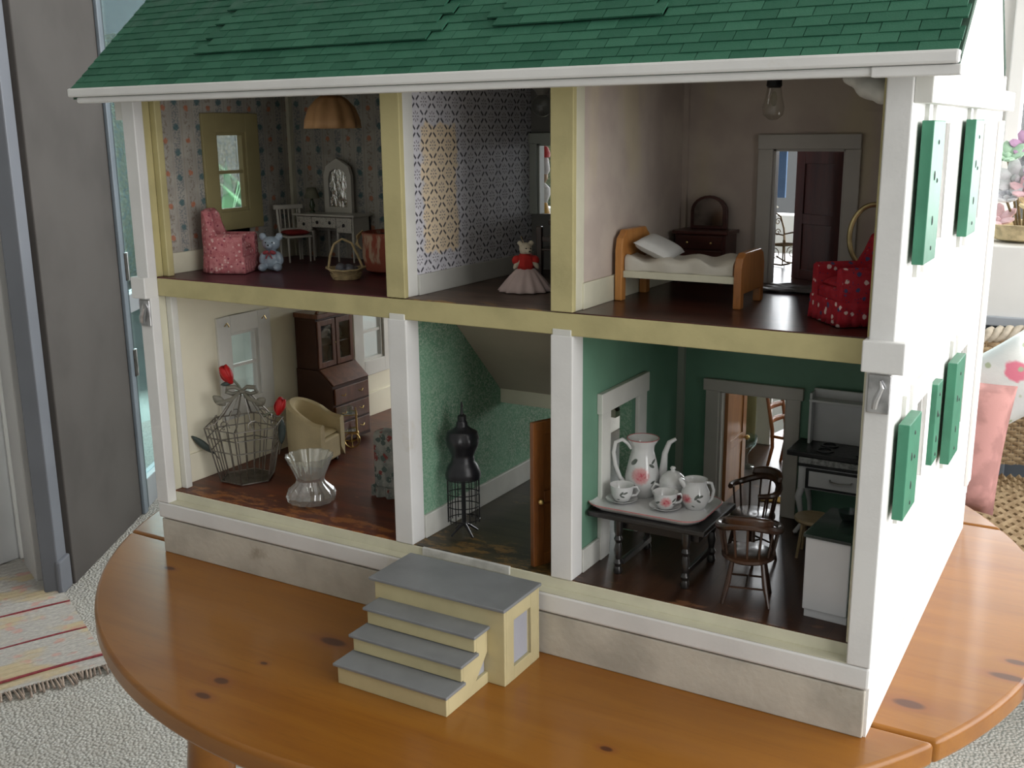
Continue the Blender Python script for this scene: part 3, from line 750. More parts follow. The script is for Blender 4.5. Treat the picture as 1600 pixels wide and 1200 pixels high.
# doors
def door(name, w, h, mat, hinge, ang, panels=2, knob=True, flip=1, knobm=BRASS, t=.006, z=0, par=None):
    """leaf starts at the hinge and runs along +x before turning"""
    d = bpy.data.objects.new(name, None); C.objects.link(d); d.parent = house
    d.location = Vector(hinge) - HL; d.rotation_euler = (0, 0, ang)
    st = .014
    leaf = MB().box(0, st, -t/2, t/2, 0, h).box(w - st, w, -t/2, t/2, 0, h)
    rails = [0, h * .08, h * .44, h * .52, h - .014, h]
    for i in (0, 2, 4): leaf.box(st, w - st, -t/2, t/2, rails[i], rails[i+1])
    leaf.build('door_frame', mat, d, bevel=.0006)
    for a, b in ((rails[1], rails[2]), (rails[3], rails[4])):
        B(st, w - st, -t/4, t/4, a, b).build('door_panel', mat, d)
    if knob:
        MB().ell((w - .007, t/2 + .004, h * .46), .0032, 10, 8).ell((w - .007, -t/2 - .004, h * .46), .0032, 10, 8).cyl((w - .007, -t/2 - .003, h * .46), (w - .007, t/2 + .003, h * .46), .0012).build('door_knob', knobm, d, smooth=True)
    return d
DOORW = wood('orange_door_wood', (.16, .052, .013), (.24, .085, .02), 'z', 60, .12, .35, .3)
hd_ = door('hall_door', .078, .158, DOORW, (.578, .096, G), math.atan2(.0255 - .096, .5458 - .578))
door('kitchen_door', .078, .143, wood('lit_door_wood', (.30, .12, .04), (.40, .18, .06), 'z', 60, .12, .35, .3), (.6535, .314, G), math.radians(91))  # lighter copy of the door wood, light on the leaf put into its colour
door('bedroom_door', .076, .146, wood('mahogany_door', (.05, .012, .010), (.085, .02, .016), 'z', 60, .12, .3, .3), (.7795, .312, U), math.radians(180 - 33), knob=False)
# stairs seen from below in the hall
sw = paint('stair_underside', (.42, .37, .29), .6, .06, 14, .1)
st_ = hp(MB().prism([(.092, CB), (.212, .218), (.222, .218), (.104, CB)], 'x', P1r - .002, .552), 'stair_soffit', sw)
B(P1r - .002, .556, .208, .222, .204, .222).build('soffit_trim', CREAM, st_, bevel=.0006)
MB().tube([(.556, .092, CB), (.556, .212, .214)], .0035, 8).build('stair_string', DARKW, st_)
MB().tube([(.565, .085, CB), (.565, .205, .226)], .002, 8).build('handrail', BRASS, st_)
for k in range(9):
    yy = .105 + .0118 * k; zz = CB - .0122 * k
    B(P1r - .002, .552, yy + .002, yy + .022, zz - .006, zz - .002).build('stair_tread', MIDW, st_)
# rear frame seen through the doors
hp(B(.578, .590, .586, .596, G, CB), 'rear_post', CREAM); hp(B(.590, .609, .588, .594, G, CB), 'rear_panel', paint('olive_panel', (.30, .27, .14), .6, .1, 30, .1))
hp(B(.6095, .632, .578, .584, G, .25), 'rear_door', WOUT, bevel=.001)
hp(B(.862, .888, .584, .596, G, CT), 'rear_post', CREAM)
hp(B(.60, .6345, .585, .590, .440, CT), 'curtain', paint('pale_blue_cloth', (.20, .34, .58), .9, .06, 30, .1))
# --- roof
SA = math.radians(41.6); EY, EZ = -.031, .586; SL = (.30 - EY) / math.cos(SA)
RX0, RX1 = -.044, .936
RZ = EZ + (.30 - EY) * math.tan(SA)
ROOFM = paint('roof_board', (.05, .10, .07), .8, .1, 20, .1)
roof = hp(MB().prism([(EY, EZ - .003), (.30, RZ - .003), (.30, RZ - .013), (EY, EZ - .011)], 'x', RX0, RX1), 'roof', ROOFM)
hp(MB().prism([(.30, RZ - .003), (.604, .602), (.604, .592), (.30, RZ - .014)], 'x', .004, W_ - .002), 'rear_roof_board', ROOFM)
hp(B(RX0 - .003, RX1, EY - .006, EY + .006, .5775, .5875), 'eave_fascia', WHITE, bevel=.002)
hp(B(RX0 + .006, RX1 - .002, EY - .001, EY + .010, .5705, .5775), 'eave_moulding', WHITE, bevel=.002)
hp(B(RX1 - .062, RX1 + .0015, EY - .0025, EY + .010, .5695, .5772), 'eave_moulding_end', WHITE, bevel=.001)
hp(B(RX0 + .006, RX1 - .002, EY + .006, YI + .004, .574, .578), 'soffit', WHITE2)
hp(B(.0, W_, .596, .606, .565, .594), 'eave_fascia', WHITE, bevel=.002)
for x0, x1 in ((.002, .010), (W_ - .010, W_ - .0005)):
    hp(MB().prism([(0.004, .563), (.596, .563), (.596, .575), (.30, RZ - .016), (.004, .575)], 'x', x0, x1), 'gable_wall', WOUT)
def shingle_mat():
    m = Mt('green_shingle', .75, 0, .3); r = m.rnd()
    k = m.mix((.016, .095, .055), (.034, .140, .085), r)
    k = m.mix(k, (.060, .135, .10), m.noise(40, 4, .6).step(.45, .7) * .6)
    m.col(k); m.bump(m.noise(700, 2), .5, .0006); return m.m
SHM = shingle_mat()
PR = .0127; SWD = .0288
def shmesh(wd):
    L = .0165; t = .0017
    mb = MB().hexa([(0, 0, 0), (wd, 0, 0), (wd, L, -.0008), (0, L, -.0008)], [(0, 0, t), (wd, 0, t), (wd, L, t * .35), (0, L, t * .35)])
    me = mb.mesh('shingle'); me.materials.append(SHM); return me
full = shmesh(SWD - .0007)
cnt = 0; rest = MB()
nrow = int(SL / PR)
for j in range(nrow):
    off = (j % 2) * SWD * .5 + (j * .37 % 1) * .004
    x = RX0 - off
    while x < RX1 - .002:
        xa = max(x, RX0); xb = min(x + SWD, RX1)
        if xb - xa > .004:
            s = j * PR; lift = 0
            if j >= 4 and .118 < x < .43: lift = .0026
            if j >= 5 and .50 < x < .66: lift = .0030
            lift += random.uniform(0, .0005)
            pos = Vector((xa, EY - .003 + s * math.cos(SA) - (lift) * math.sin(SA), EZ - .001 + s * math.sin(SA) + lift * math.cos(SA)))
            if cnt < 300:
                me = full if xb - xa > SWD - .001 else shmesh(xb - xa - .0007)
                o = bpy.data.objects.new('shingle', me); C.objects.link(o); o.parent = roof
                o.location = pos; o.rotation_euler = (SA, 0, random.uniform(-.006, .006)); cnt += 1
            else:
                R = Matrix.Translation(pos) @ Matrix.Rotation(SA, 4, 'X')
                q = MB().hexa([(0,0,0),(xb-xa-.0007,0,0),(xb-xa-.0007,.0165,-.0008),(0,.0165,-.0008)], [(0,0,.0017),(xb-xa-.0007,0,.0017),(xb-xa-.0007,.0165,.0006),(0,.0165,.0006)]).xf(R)
                rest.add(q.v, q.f)
        x += SWD
RS = math.atan2(RZ - .003 - .602, .304)
for j in range(int(.304 / math.cos(RS) / PR)):
    R = Matrix.Translation((W_ - .002, .604 - j * PR * math.cos(RS), .602 + j * PR * math.sin(RS))) @ Matrix.Rotation(PI, 4, 'Z') @ Matrix.Rotation(RS, 4, 'X')
    q = MB().hexa([(0,0,0),(W_-.006,0,0),(W_-.006,.0165,-.0008),(0,.0165,-.0008)], [(0,0,.0017),(W_-.006,0,.0017),(W_-.006,.0165,.0006),(0,.0165,.0006)]).xf(R)
    rest.add(q.v, q.f)
o = rest.build('shingle_rows', SHM, roof); o['kind'] = 'stuff'
hp(MB().prism([(.288, RZ - .012), (.30, RZ + .003), (.312, RZ - .012)], 'x', RX0, RX1), 'ridge_cap', SHM)
# plaster lump under the eave, top right corner of the bedroom
hp(MB().ell((.862, .045, .566), (.018, .014, .012), 14, 10).ell((.870, .036, .560), (.010, .010, .010)).ell((.850, .05, .573), (.018, .012, .008)), 'corner_bracket', WHITE2, remesh=.003)

# ================================================================== front steps
stp = thing('front_steps', 'cream painted step unit with grey treads standing before the hall opening', 'steps', (.495, -.085, 0))
SX, SY = -.495, .085
def sp(mb, name, mat, **k):
    o = mb.build(name, mat, stp, **k); o.location = (SX, SY, 0); return o
# landing block
lb = MB()
lb.box(.415, .5725, -.078, -.074, 0, .081)
lb.box(.415, .5725, -.012, -.008, 0, .081); lb.box(.415, .419, -.074, -.012, 0, .081)
sp(lb, 'landing_box', STEPC, bevel=.0008)
sd = MB(); wall_boxes(sd, 'x', .5685, .5725, -.074, -.012, 0, .081, [(-.060, -.026, .014, .064)]); sp(sd, 'landing_side', STEPC, bevel=.0006)
sp(B(.566, .5685, -.062, -.024, .012, .066), 'side_inset', paint('grey_inset', (.36, .37, .42), .6, .05, 30, .1))
sp(B(.411, .5755, -.083, -.008, .081, .0845), 'landing_tread', GREYP, bevel=.0009)
XA, XB = .423, .553
for k, (yf, z) in enumerate(((-.152, .022), (-.126, .0415), (-.102, .061))):
    yb = (-.126, -.102, -.078)[k]
    sp(B(XA, XB, yf, yf + .004, (0, .0235, .043)[k], z - .0025), 'riser', STEPC, bevel=.0006)
    sp(B(XA - .003, XB + .003, yf - .004, yb + .004, z - .0025, z + .0007), 'tread', GREYP, bevel=.0008)
for x0, x1 in ((XA, XA + .004), (XB - .004, XB)):
    pr = [(-.148, 0), (-.078, 0), (-.078, .012), (-.100, .012), (-.0785, .034), (-.078, .0585), (-.098, .0585), (-.098, .039), (-.122, .039), (-.122, .0195), (-.148, .0195)]
    sp(MB().prism(pr, 'x', x0, x1), 'stringer', STEPC, bevel=.0005)
sp(B(XB - .008, XB - .004, -.1, -.079, .010, .036), 'stringer_inset', bpy.data.materials['grey_inset'])
# ================================================================== miniature furniture
VY = YAW     # local x along the picture plane, local y away from the camera
PINKF = floral('pink_ditsy_cotton', (.56, .22, .23), [((.72, .46, .44), .55, .8), ((.30, .07, .10), .8, 1)], 260, .45, second=(.66, .34, .32), base2=(.48, .15, .165))
REDF = floral('red_flower_cotton', (.36, .018, .03), [((.72, .55, .52), .66, .84), ((.07, .07, .16), .84, 1)], 170, .42, second=(.10, .03, .08), base2=(.42, .03, .045))
CREAMF = paint('cream_upholstery', (.66, .55, .33), .85, .07, 40, .3, 500)
FLORG = floral('grey_floral_chintz', (.19, .20, .19), [((.22, .06, .055), .62, .82), ((.09, .12, .11), .3, .5)], 130, .62, second=(.34, .34, .31), base2=(.30, .30, .27))

def tub_chair(t, w, d, h, arm, mat, skirt=True, buttons=False, steep=2.2):
    """faces +x; back at -x; w along y, d along x"""
    th = .011
    pts = []
    n = 28
    for i in range(n + 1):
        s = i / n
        if s < .25: x = d/2 - (d - w/2 + .0) * (s / .25) * 1.0; y = -w/2
        elif s > .75: x = d/2 - (d - w/2) * ((1 - s) / .25); y = w/2
        else:
            a = -PI/2 - (s - .25) / .5 * PI
            cx = d/2 - (d - w/2); x = cx + w/2 * math.cos(a); y = w/2 * math.sin(a)
        pts.append((x, y, s))
    outer = MB(); vs = []; fs = []
    for x, y, s in pts:
        k = math.sin(PI * s) ** steep; k = k if steep < 3 else max(0, min(1, (k - .25) * 3)); hz = arm + (h - arm) * k
        nx, ny = x - (d/2 - (d - w/2)), y
        if s < .25 or s > .75: nx = 0
        l = math.hypot(nx, ny); nx, ny = nx / l, ny / l
        xi, yi_ = x - nx * th, y - ny * th
        vs += [(x, y, .004), (x + nx * .001, y + ny * .001, hz * .6), (x, y, hz - .003), (x - nx * th * .5, y - ny * th * .5, hz), (xi, yi_, hz - .003), (xi, yi_, .02)]
    for i in range(n):
        for k in range(5): fs.append((i*6+k, (i+1)*6+k, (i+1)*6+k+1, i*6+k+1))
        fs.append((i*6+5, (i+1)*6+5, (i+1)*6, i*6))
    fs += [tuple(range(6)), tuple(n*6 + k for k in range(5, -1, -1))]
    outer.add(vs, fs); outer.build('back_and_arms', mat, t, smooth=50)
    sm = MB().box(-d/2 + th + .004, d/2 - .001, -w/2 + th - .001, w/2 - th + .001, .006, arm * .62)
    sm.build('seat_base', mat, t, bevel=.003)
    MB().pillow((.004, 0, arm * .66), d/2 - th * .7, w/2 - th * .9, .006).build('seat_cushion', mat, t, smooth=60)
    if buttons:
        for yy, zz in ((-.012, .062), (.010, .066), (-.004, .050)):
            MB().ell((-d/2 + th + .0008, yy, zz), (.001, .0014, .0014), 8, 5).build('button', DARKW, t)
    if skirt:
        base = [(x, y) for x, y, _ in pts] + [(d/2, w/2 - w * k / 8) for k in range(1, 8)]
        P = base + [base[0]]; L = [0]; m = 110
        for a, b in zip(P, P[1:]): L.append(L[-1] + math.hypot(b[0]-a[0], b[1]-a[1]))
        ring = []
        for i in range(m):
            q = L[-1] * i / m; j = max(k for k in range(len(L) - 1) if L[k] <= q); f = (q - L[j]) / (L[j+1] - L[j] + 1e-9)
            ring.append((P[j][0] + (P[j+1][0]-P[j][0]) * f, P[j][1] + (P[j+1][1]-P[j][1]) * f))
        def fn(u, v):
            i = int(round(u * m)) % m; x, y = ring[i]; g = 1.03 + (.03 + .03 * math.sin(i * 1.4)) * (1 - v)
            return (x * g, y * g, .0008 + v * arm * .42)
        MB().grid(fn, m, 3, True).build('skirt', mat, t, smooth=70, solid=.0008)

# ---- living room (ground floor left)
t = thing('tub_chair', 'cream upholstered tub chair with buttoned back behind the cut-glass vase', 'chair', (.096, .195, G), VY - .32)
tub_chair(t, .068, .066, .091, .064, CREAMF, skirt=False, buttons=True)
for sx in (-.024, .024):
    for sy in (-.024, .024): B(sx - .002, sx + .002, sy - .002, sy + .002, 0, .005).build('foot', DARKW, t)

CRY = crystal('cut_crystal')
t = MB().lathe([(.0005, .003), (.018, .001), (.0265, .004), (.0285, .011), (.026, .017), (.0175, .0245), (.0155, .029), (.017, .034), (.022, .046), (.0268, .0565), (.0275, .058), (.0255, .0575), (.0205, .047), (.015, .036), (.0125, .031), (.0005, .029)], n=96, flute=14, amp=.042, twist=.05).build('crystal_vase', CRY, None, smooth=25)
t.location = (.207, .064, G); t.scale = (1.06, 1.06, 1.08); tag(t, 'squat cut-glass vase with waisted stem standing on the red-brown floor', 'vase')

# wire birdcage
WIRE = metal('weathered_wire', (.30, .28, .25), .45)
t = thing('birdcage', 'hexagonal wire birdcage topped by a bow and two red rosebuds', 'birdcage', (.066, .098, G), VY)
def hexp(r, z, k): a = PI / 3 * k + PI / 6; return (r * math.cos(a), r * math.sin(a), z)
def hexring(r, z): return [hexp(r, z, k) for k in range(6)]
RB, RT = .036, .053
for r, z, nm in ((RB, .001, 'base_ring'), (RB + (RT - RB) * .62, .045, 'middle_ring'), (RT, .076, 'top_ring'), (RT - .003, .063, 'upper_ring')):
    MB().tube(hexring(r, z + .001), .0009, 6, True).build(nm, WIRE, t)
MB().add(hexring(RB, .0012), [(0, 1, 2, 3, 4, 5)]).build('floor_plate', metal('dull_plate', (.18, .16, .14), .5), t, solid=.0012)
for k in range(6):
    p0, p1 = Vector(hexp(RB, .001, k)), Vector(hexp(RB, .001, k + 1)); q0, q1 = Vector(hexp(RT, .077, k)), Vector(hexp(RT, .077, k + 1))
    for j in range(4):
        f = j / 4; MB().tube([p0.lerp(p1, f), q0.lerp(q1, f)], .0007 if j else .001, 5).build('bar', WIRE, t)
    MB().tube([q0, q0 * .72 + Vector((0, 0, .026)), Vector((q0.x * .2, q0.y * .2, .115)), (0, 0, .121)], .001, 6).build('dome_rib', WIRE, t)
    mid = (q0 + q1) / 2
    MB().tube([mid, mid * .68 + Vector((0, 0, .03)), (mid.x * .15, mid.y * .15, .116)], .0007, 5).build('dome_rib', WIRE, t)
    sp_ = [mid * .8 + Vector((0, 0, .018)) + Vector((-mid.y, mid.x, 0)).normalized() * (.010 - .0008 * i) * math.cos(i * .55) + Vector((0, 0, 1)) * (.010 - .0008 * i) * math.sin(i * .55) for i in range(12)]
    MB().tube(sp_, .0007, 5).build('scroll', WIRE, t)
BOW = paint('grey_green_ribbon', (.21, .20, .16), .6, .1, 60, .2)
for sx in (-1, 1):
    lp = [(0, 0, .121), (sx * .008, -.004, .127), (sx * .018, -.004, .126), (sx * .020, -.003, .120), (sx * .012, -.002, .117), (0, 0, .120)]
    MB().tube(lp, [.002, .0028, .003, .003, .0026, .002], 6).build('bow_loop', BOW, t, smooth=True)
    MB().tube([(0, 0, .120), (sx * .012, -.012, .112), (sx * .030, -.018, .108)], [.002, .0028, .002], 6).build('bow_tail', BOW, t, smooth=True)
MB().ell((0, -.002, .120), (.004, .004, .003)).build('bow_knot', BOW, t, smooth=True)
ROSE = paint('rose_red', (.48, .012, .014), .45, .15, 80, .1)
def rosebud(par, c, s, rot):
    m = MB()
    for k in range(5):
        a0 = k * 2.1; r = s * (.5 + .08 * k)
        def fn(u, v, a0=a0, r=r, k=k):
            a = a0 + (u - .5) * 2.4; q = math.sin(v * PI * .62 + .18)
            e = -.12 * (2*u-1)**2
            return (r * q * math.cos(a) * (1 - .35 * v), r * q * math.sin(a) * (1 - .35 * v), s * (v * 1.9 + e * v * 3))
        m.grid(fn, 8, 8)
    m.ell((0, 0, s * .75), (s * .4, s * .4, s * .85), 10, 8)
    R = Matrix.Translation(c) @ rot.to_4x4()
    m.xf(R); return m.build('rosebud', ROSE, par, smooth=60, solid=.0005)
LEAFM = paint('dark_leaf', (.055, .075, .07), .5, .2, 60, .2)
def leafblade(par, p0, p1, wd, mat=LEAFM, nm='leaf'):
    p0, p1 = Vector(p0), Vector(p1); ax = (p1 - p0); side = ax.cross(Vector((0, 1, 0))).normalized()
    def fn(u, v): return p0 + ax * v + side * ((u - .5) * 2 * wd * math.sin(PI * min(1, v * .96 + .02)) ** .8) + Vector((0, -1, 0)) * (.002 * math.cos((u - .5) * PI))
    return MB().grid(fn, 4, 8).build(nm, mat, par, smooth=60, solid=.0006)
GST = paint('rose_stem', (.16, .17, .12), .6, .1, 50, .1)
MB().tube([(0, 0, .120), (-.004, -.002, .129), (-.010, -.003, .136)], .0016, 6).build('rose_stem', GST, t)
rosebud(t, (-.012, -.003, .132), .0135, Matrix.Rotation(-.45, 3, 'Y'))
MB().tube([(.03, -.016, .090), (.044, -.016, .097)], .0013, 6).build('rose_stem', GST, t)
rosebud(t, (.049, -.016, .092), .0120, Matrix.Rotation(.3, 3, 'Y'))
leafblade(t, (-.012, -.002, .132), (-.026, -.004, .130), .003)
leafblade(t, (-.040, -.01, .038), (-.068, -.01, .062), .005); MB().tube([(-.034, -.01, .030), (-.040, -.01, .038)], .0008, 5).build('leaf_stem', WIRE, t)
leafblade(t, (.050, -.01, .050), (.053, -.01, .084), .005); MB().tube([(.046, -.01, .036), (.050, -.01, .052)], .0008, 5).build('leaf_stem', WIRE, t)
leafblade(t, (-.02, -.012, .104), (-.034, -.016, .118), .006, BOW, 'ribbon_leaf'); leafblade(t, (.02, -.012, .104), (.034, -.016, .114), .006, BOW, 'ribbon_leaf')

# secretary desk against the left wall (faces +x)
t = thing('secretary_desk', 'tall reddish-brown secretary desk with glazed cupboard against the cream wall', 'desk', (.0150, .300, G))
y0, y1 = -.040, .045; SECW = wood('secretary_mahogany', (.115, .042, .022), (.19, .072, .036), 'z', 60, .15, .35, .35)
DKG = paint('secretary_dark_side', (.055, .020, .011), .4, .1, 40, .1)
MB().prism([(0, .004), (.066, .004), (.066, .094), (.042, .114), (0, .114)], 'y', y0, y1).build('lower_case', DKG, t, bevel=.0008)
MB().box(0, .040, y0 + .002, y0 + .006, .114, .190).box(0, .040, y1 - .006, y1 - .002, .114, .190).box(0, .003, y0 + .004, y1 - .004, .114, .190).box(0, .040, y0 + .002, y1 - .002, .186, .190).build('upper_case', DKG, t, bevel=.0006)
MB().prism([(.066, .092), (.068, .094), (.044, .1155), (.042, .114)], 'y', y0 + .002, y1 - .002).build('writing_flap', SECW, t, bevel=.0004)
for k in range(3):
    d = B(.066, .069, y0 + .004, y1 - .004, .010 + k * .027, .034 + k * .027).build('drawer', SECW, t, bevel=.0006)
    for yy in (-.018, .022): MB().tube([(.069, yy - .005, .023 + k * .027), (.0715, yy, .021 + k * .027), (.069, yy + .005, .023 + k * .027)], .0007, 6).build('drawer_pull', BRASS, d)
for a, b in ((y0 + .003, .0015), (.0035, y1 - .003)):
    d = MB().box(.040, .0425, a, a + .007, .116, .186).box(.040, .0425, b - .007, b, .116, .186).box(.040, .0425, a + .007, b - .007, .116, .124).box(.040, .0425, a + .007, b - .007, .178, .186).build('cupboard_door', SECW, t, bevel=.0005)
    B(.0408, .0414, a + .007, b - .007, .124, .178).build('door_pane', GLASSP, d)
MB().ell((.0435, .0, .150), .001).build('door_knob', BRASS, t)
B(-.0, .046, y0 - .001, y1 + .001, .190, .197).build('cornice', SECW, t, bevel=.001)
for sy in (-1, 1):
    MB().tube([(.040, .0025 + sy * .038, .197), (.040, .0025 + sy * .03, .207), (.040, .0025 + sy * .016, .210), (.040, .0025 + sy * .010, .203), (.040, .0025 + sy * .016, .200)], .0026, 7).build('scroll_crest', SECW, t, smooth=True)
B(.006, .038, y0 + .006, y1 - .006, .148, .150).build('cupboard_shelf', DKG, t)
for i, (yy, zz, hh, c) in enumerate(((-.028, .118, .026, (.45, .28, .03)), (-.016, .118, .022, (.20, .04, .03)), (.015, .118, .026, (.10, .14, .17)), (.030, .118, .022, (.16, .2, .22)), (-.022, .150, .022, (.10, .13, .15)), (.018, .150, .024, (.08, .12, .14)), (.032, .150, .018, (.2, .22, .22)))):
    o = MB().lathe([(.004, 0), (.0065, hh * .25), (.006, hh * .6), (.0035, hh * .8), (.0045, hh)], (0, 0), 14).build('ornament', paint('ornament_glaze_%d' % i, c, .25, .15, 80, 0), None, smooth=True)
    o.location = (.015 + .022, .300 + yy, G + zz - (.0 if zz > .14 else -.0))
    tag(o, ['yellow jug', 'dark red jug', 'slate blue vase', 'grey-blue jar', 'small blue-grey vase', 'dark teal vase', 'pale grey pot'][i] + ' inside the %s cupboard of the secretary desk' % ('lower' if zz < .14 else 'upper'), 'ornament')
    if zz < .14: o.location.z = G + .1155
# tea trolley
t = thing('tea_trolley', 'small brass and glass tea trolley on wheels beside the cream tub chair', 'trolley', (.083, .278, G), VY + .2)
for z, nm in ((.022, 'lower_shelf'), (.048, 'upper_shelf')):
    B(-.020, .020, -.012, .012, z, z + .0012).build(nm, glass_thin('smoky_glass', (.75, .85, .78)), t)
    MB().tube([(-.021, -.013, z + .001), (.021, -.013, z + .001), (.021, .013, z + .001), (-.021, .013, z + .001)], .0008, 6, True).build('shelf_rail', BRASS, t)
for sx in (-.02, .02):
    for sy in (-.0125, .0125): MB().cyl((sx, sy, .008), (sx, sy, .054), .0009, n=6).build('post', BRASS, t)
for sy in (-.015, .015):
    a = [(.012 + .011 * math.cos(k * PI / 12), sy, .0118 + .011 * math.sin(k * PI / 12)) for k in range(24)]
    wl = MB().tube(a, .0009, 6, True).build('wheel', BRASS, t)
    for k in range(4): MB().cyl((.012, sy, .0118), (.012 + .011 * math.cos(k * PI/2), sy, .0118 + .011 * math.sin(k * PI/2)), .0005, n=5).build('spoke', BRASS, wl)
    MB().ell((-.018, sy, .004), (.004, .0012, .004)).build('castor', BRASS, t)
for i, (x, y) in enumerate(((-.012, 0), (.0, .004), (.011, -.003))):
    o = MB().lathe([(.003, 0), (.005, .003), (.0045, .008), (.005, .011)], n=14).build('glass_tumbler', glass_thin('tumbler_glass', (.85, .95, .9)), None, smooth=True)
    q = Matrix.Rotation(VY + .2, 3, 'Z') @ Vector((x, y, 0)); o.location = (.083 + q.x, .278 + q.y, G + .0494)
    tag(o, ('leftmost', 'middle', 'rightmost')[i] + ' of the three tiny glass tumblers on the brass tea trolley', 'glass', 'tumblers on the tea trolley')
# floral sofa partly behind the first partition
t = thing('floral_sofa', 'grey and red floral sofa with red seat partly hidden by the first white post', 'sofa', (.312, .205, G))
MB().box(-.050, .052, -.080, .082, .010, .046).build('seat_base', FLORG, t, bevel=.004)
MB().box(.024, .052, -.080, .082, .046, .104).build('backrest', FLORG, t, bevel=.008, seg=3)
for sy in (-1, 1):
    a, b = (-.082, -.056) if sy < 0 else (.058, .084)
    MB().box(-.054, .040, a, b, .008, .086).build('arm', FLORG, t, bevel=.007, seg=3)
MB().pillow((-.014, .001, .066), .038, .054, .022).build('seat_cushion', paint('faded_red_cushion', (.50, .12, .09), .9, .12, 60, .3, 400), t, smooth=60)
MB().grid(lambda u, v: (-.0555 + .003 * math.sin(u * 60), -.082 + u * .166, .0008 + v * .014), 80, 2).build('skirt', FLORG, t, solid=.001)
MB().grid(lambda u, v: (-.0555 + u * .10, -.0835 + .003 * math.sin(u * 40), .0008 + v * .014), 50, 2).build('skirt', FLORG, t, solid=.001)
# lamp table at the far left
t = thing('pedestal_table', 'small round dark pedestal table at the back of the cream room', 'table', (.115, .470, G))
MB().lathe([(.001, .050), (.024, .050), (.025, .052), (.024, .0545), (.001, .0545)], n=28).build('top', DARKW, t, smooth=True)
MB().lathe([(.012, 0), (.010, .003), (.004, .008), (.003, .03), (.005, .046), (.006, .050)], n=14).build('pedestal', DARKW, t, smooth=True)
t = thing('table_lamp', 'black-shaded table lamp on the dark pedestal table', 'lamp', (.117, .470, G + .0545))
MB().lathe([(.008, 0), (.006, .003), (.0025, .007), (.005, .014), (.002, .022), (.0015, .036)], n=14).build('base', BRASS, t, smooth=True)
MB().lathe([(.019, .030), (.010, .056)], n=20, cap=False).build('shade', BLACKM, t, smooth=True, solid=.0008)

# ---- upper left bedroom
t = thing('skirted_armchair', 'pink ditsy-print skirted armchair below the drab yellow window casing', 'chair', (.060, .097, U), VY - .12)
tub_chair(t, .054, .060, .080, .049, PINKF, skirt=True, steep=6)
# glazed teddy
CER = paint('pale_blue_glaze', (.34, .42, .50), .12, .10, 60, 0, coat=.6)
def teddy(name, label, loc, rz, s, mat, bow=None, cat='figurine'):
    t = thing(name, label, cat, loc, rz)
    m = MB()
    m.ell((0, 0, .013*s), (.012*s, .0105*s, .0132*s)).ell((0, -.001*s, .0335*s), (.0115*s, .0095*s, .0092*s)).ell((0, -.009*s, .0315*s), (.0055*s, .005*s, .0042*s))
    for sx in (-1, 1):
        m.ell((sx*.0105*s, 0, .042*s), (.0048*s, .003*s, .0048*s))
        m.ell((sx*.0105*s, -.004*s, .0165*s), (.0045*s, .005*s, .0085*s), rot=Matrix.Rotation(sx*-.35, 3, 'Y'))
        m.ell((sx*.0095*s, -.0105*s, .0052*s), (.0055*s, .009*s, .0052*s))
    m.build('body', mat, t, remesh=.0009*s)
    for sx in (-1, 1): MB().ell((sx*.0042*s, -.0098*s, .0355*s), .0009*s, 8, 6).build('eye', BLACKM, t)
    MB().ell((0, -.0138*s, .0325*s), (.0014*s, .001*s, .001*s), 8, 6).build('nose', BLACKM, t)
    if bow:
        for sx in (-1, 1):
            MB().ell((sx*.0045*s, -.0105*s, .0235*s), (.0042*s, .0014*s, .0024*s), 10, 6, Matrix.Rotation(sx*.3, 3, 'Y')).build('bow_loop', bow, t, smooth=True)
            MB().tube([(0, -.011*s, .023*s), (sx*.0025*s, -.0125*s, .019*s), (sx*.004*s, -.0125*s, .016*s)], .0008*s, 6).build('bow_tail', bow, t)
    return t
BOWR = paint('bow_red', (.33, .05, .06), .6, .1, 60, .1)
teddy('teddy_figurine', 'glossy pale blue teddy figurine with a red bow beside the pink armchair', (.106, .128, U), VY - .1, 1.04, CER, BOWR)
# spindle chair
WH = paint('ivory_furniture_paint', (.60, .58, .52), .35, .05, 40, .05, coat=.2)
def spindle_chair(t, mat, cush, w=.036, d=.036, hs=.036, hb=.076, ns=5):
    B(-w/2, w/2, -d/2, d/2, hs - .003, hs).build('seat', mat, t, bevel=.0008)
    for sx in (-1, 1):
        MB().cyl((sx*(w/2-.003), -d/2+.003, 0), (sx*(w/2-.003), -d/2+.003, hs-.002), .0012, .0018, 8).build('leg', mat, t)
        MB().cyl((sx*(w/2-.003), d/2-.002, 0), (sx*(w/2-.003), d/2-.002, hs-.002), .0012, .0018, 8).build('leg', mat, t)
        MB().tube([(sx*(w/2-.003), d/2-.002, hs-.002), (sx*(w/2-.002), d/2+.001, hb*.7), (sx*(w/2-.002), d/2+.005, hb)], .0018, 8).build('back_post', mat, t)
    B(-w/2-.003, w/2+.003, d/2+.002, d/2+.006, hb-.006, hb).build('top_rail', mat, t, bevel=.001)
    B(-w/2+.002, w/2-.002, d/2, d/2+.003, hs+.004, hs+.008).build('lower_rail', mat, t, bevel=.0006)
    for k in range(ns):
        x = -w/2 + .006 + (w - .012) * k / (ns - 1)
        MB().cyl((x, d/2+.0015, hs+.006), (x, d/2+.004, hb-.004), .001, n=6).build('spindle', mat, t)
    if cush: MB().pillow((0, -.001, hs + .0035), w/2-.002, d/2-.002, .0035).build('cushion', cush, t, smooth=60)
t = thing('spindle_chair', 'ivory spindle-back side chair with a red cushion by the dressing table', 'chair', (.062, .222, U), VY + .55)
spindle_chair(t, WH, paint('red_velvet_pad', (.28, .02, .022), .8, .1, 60, .2))
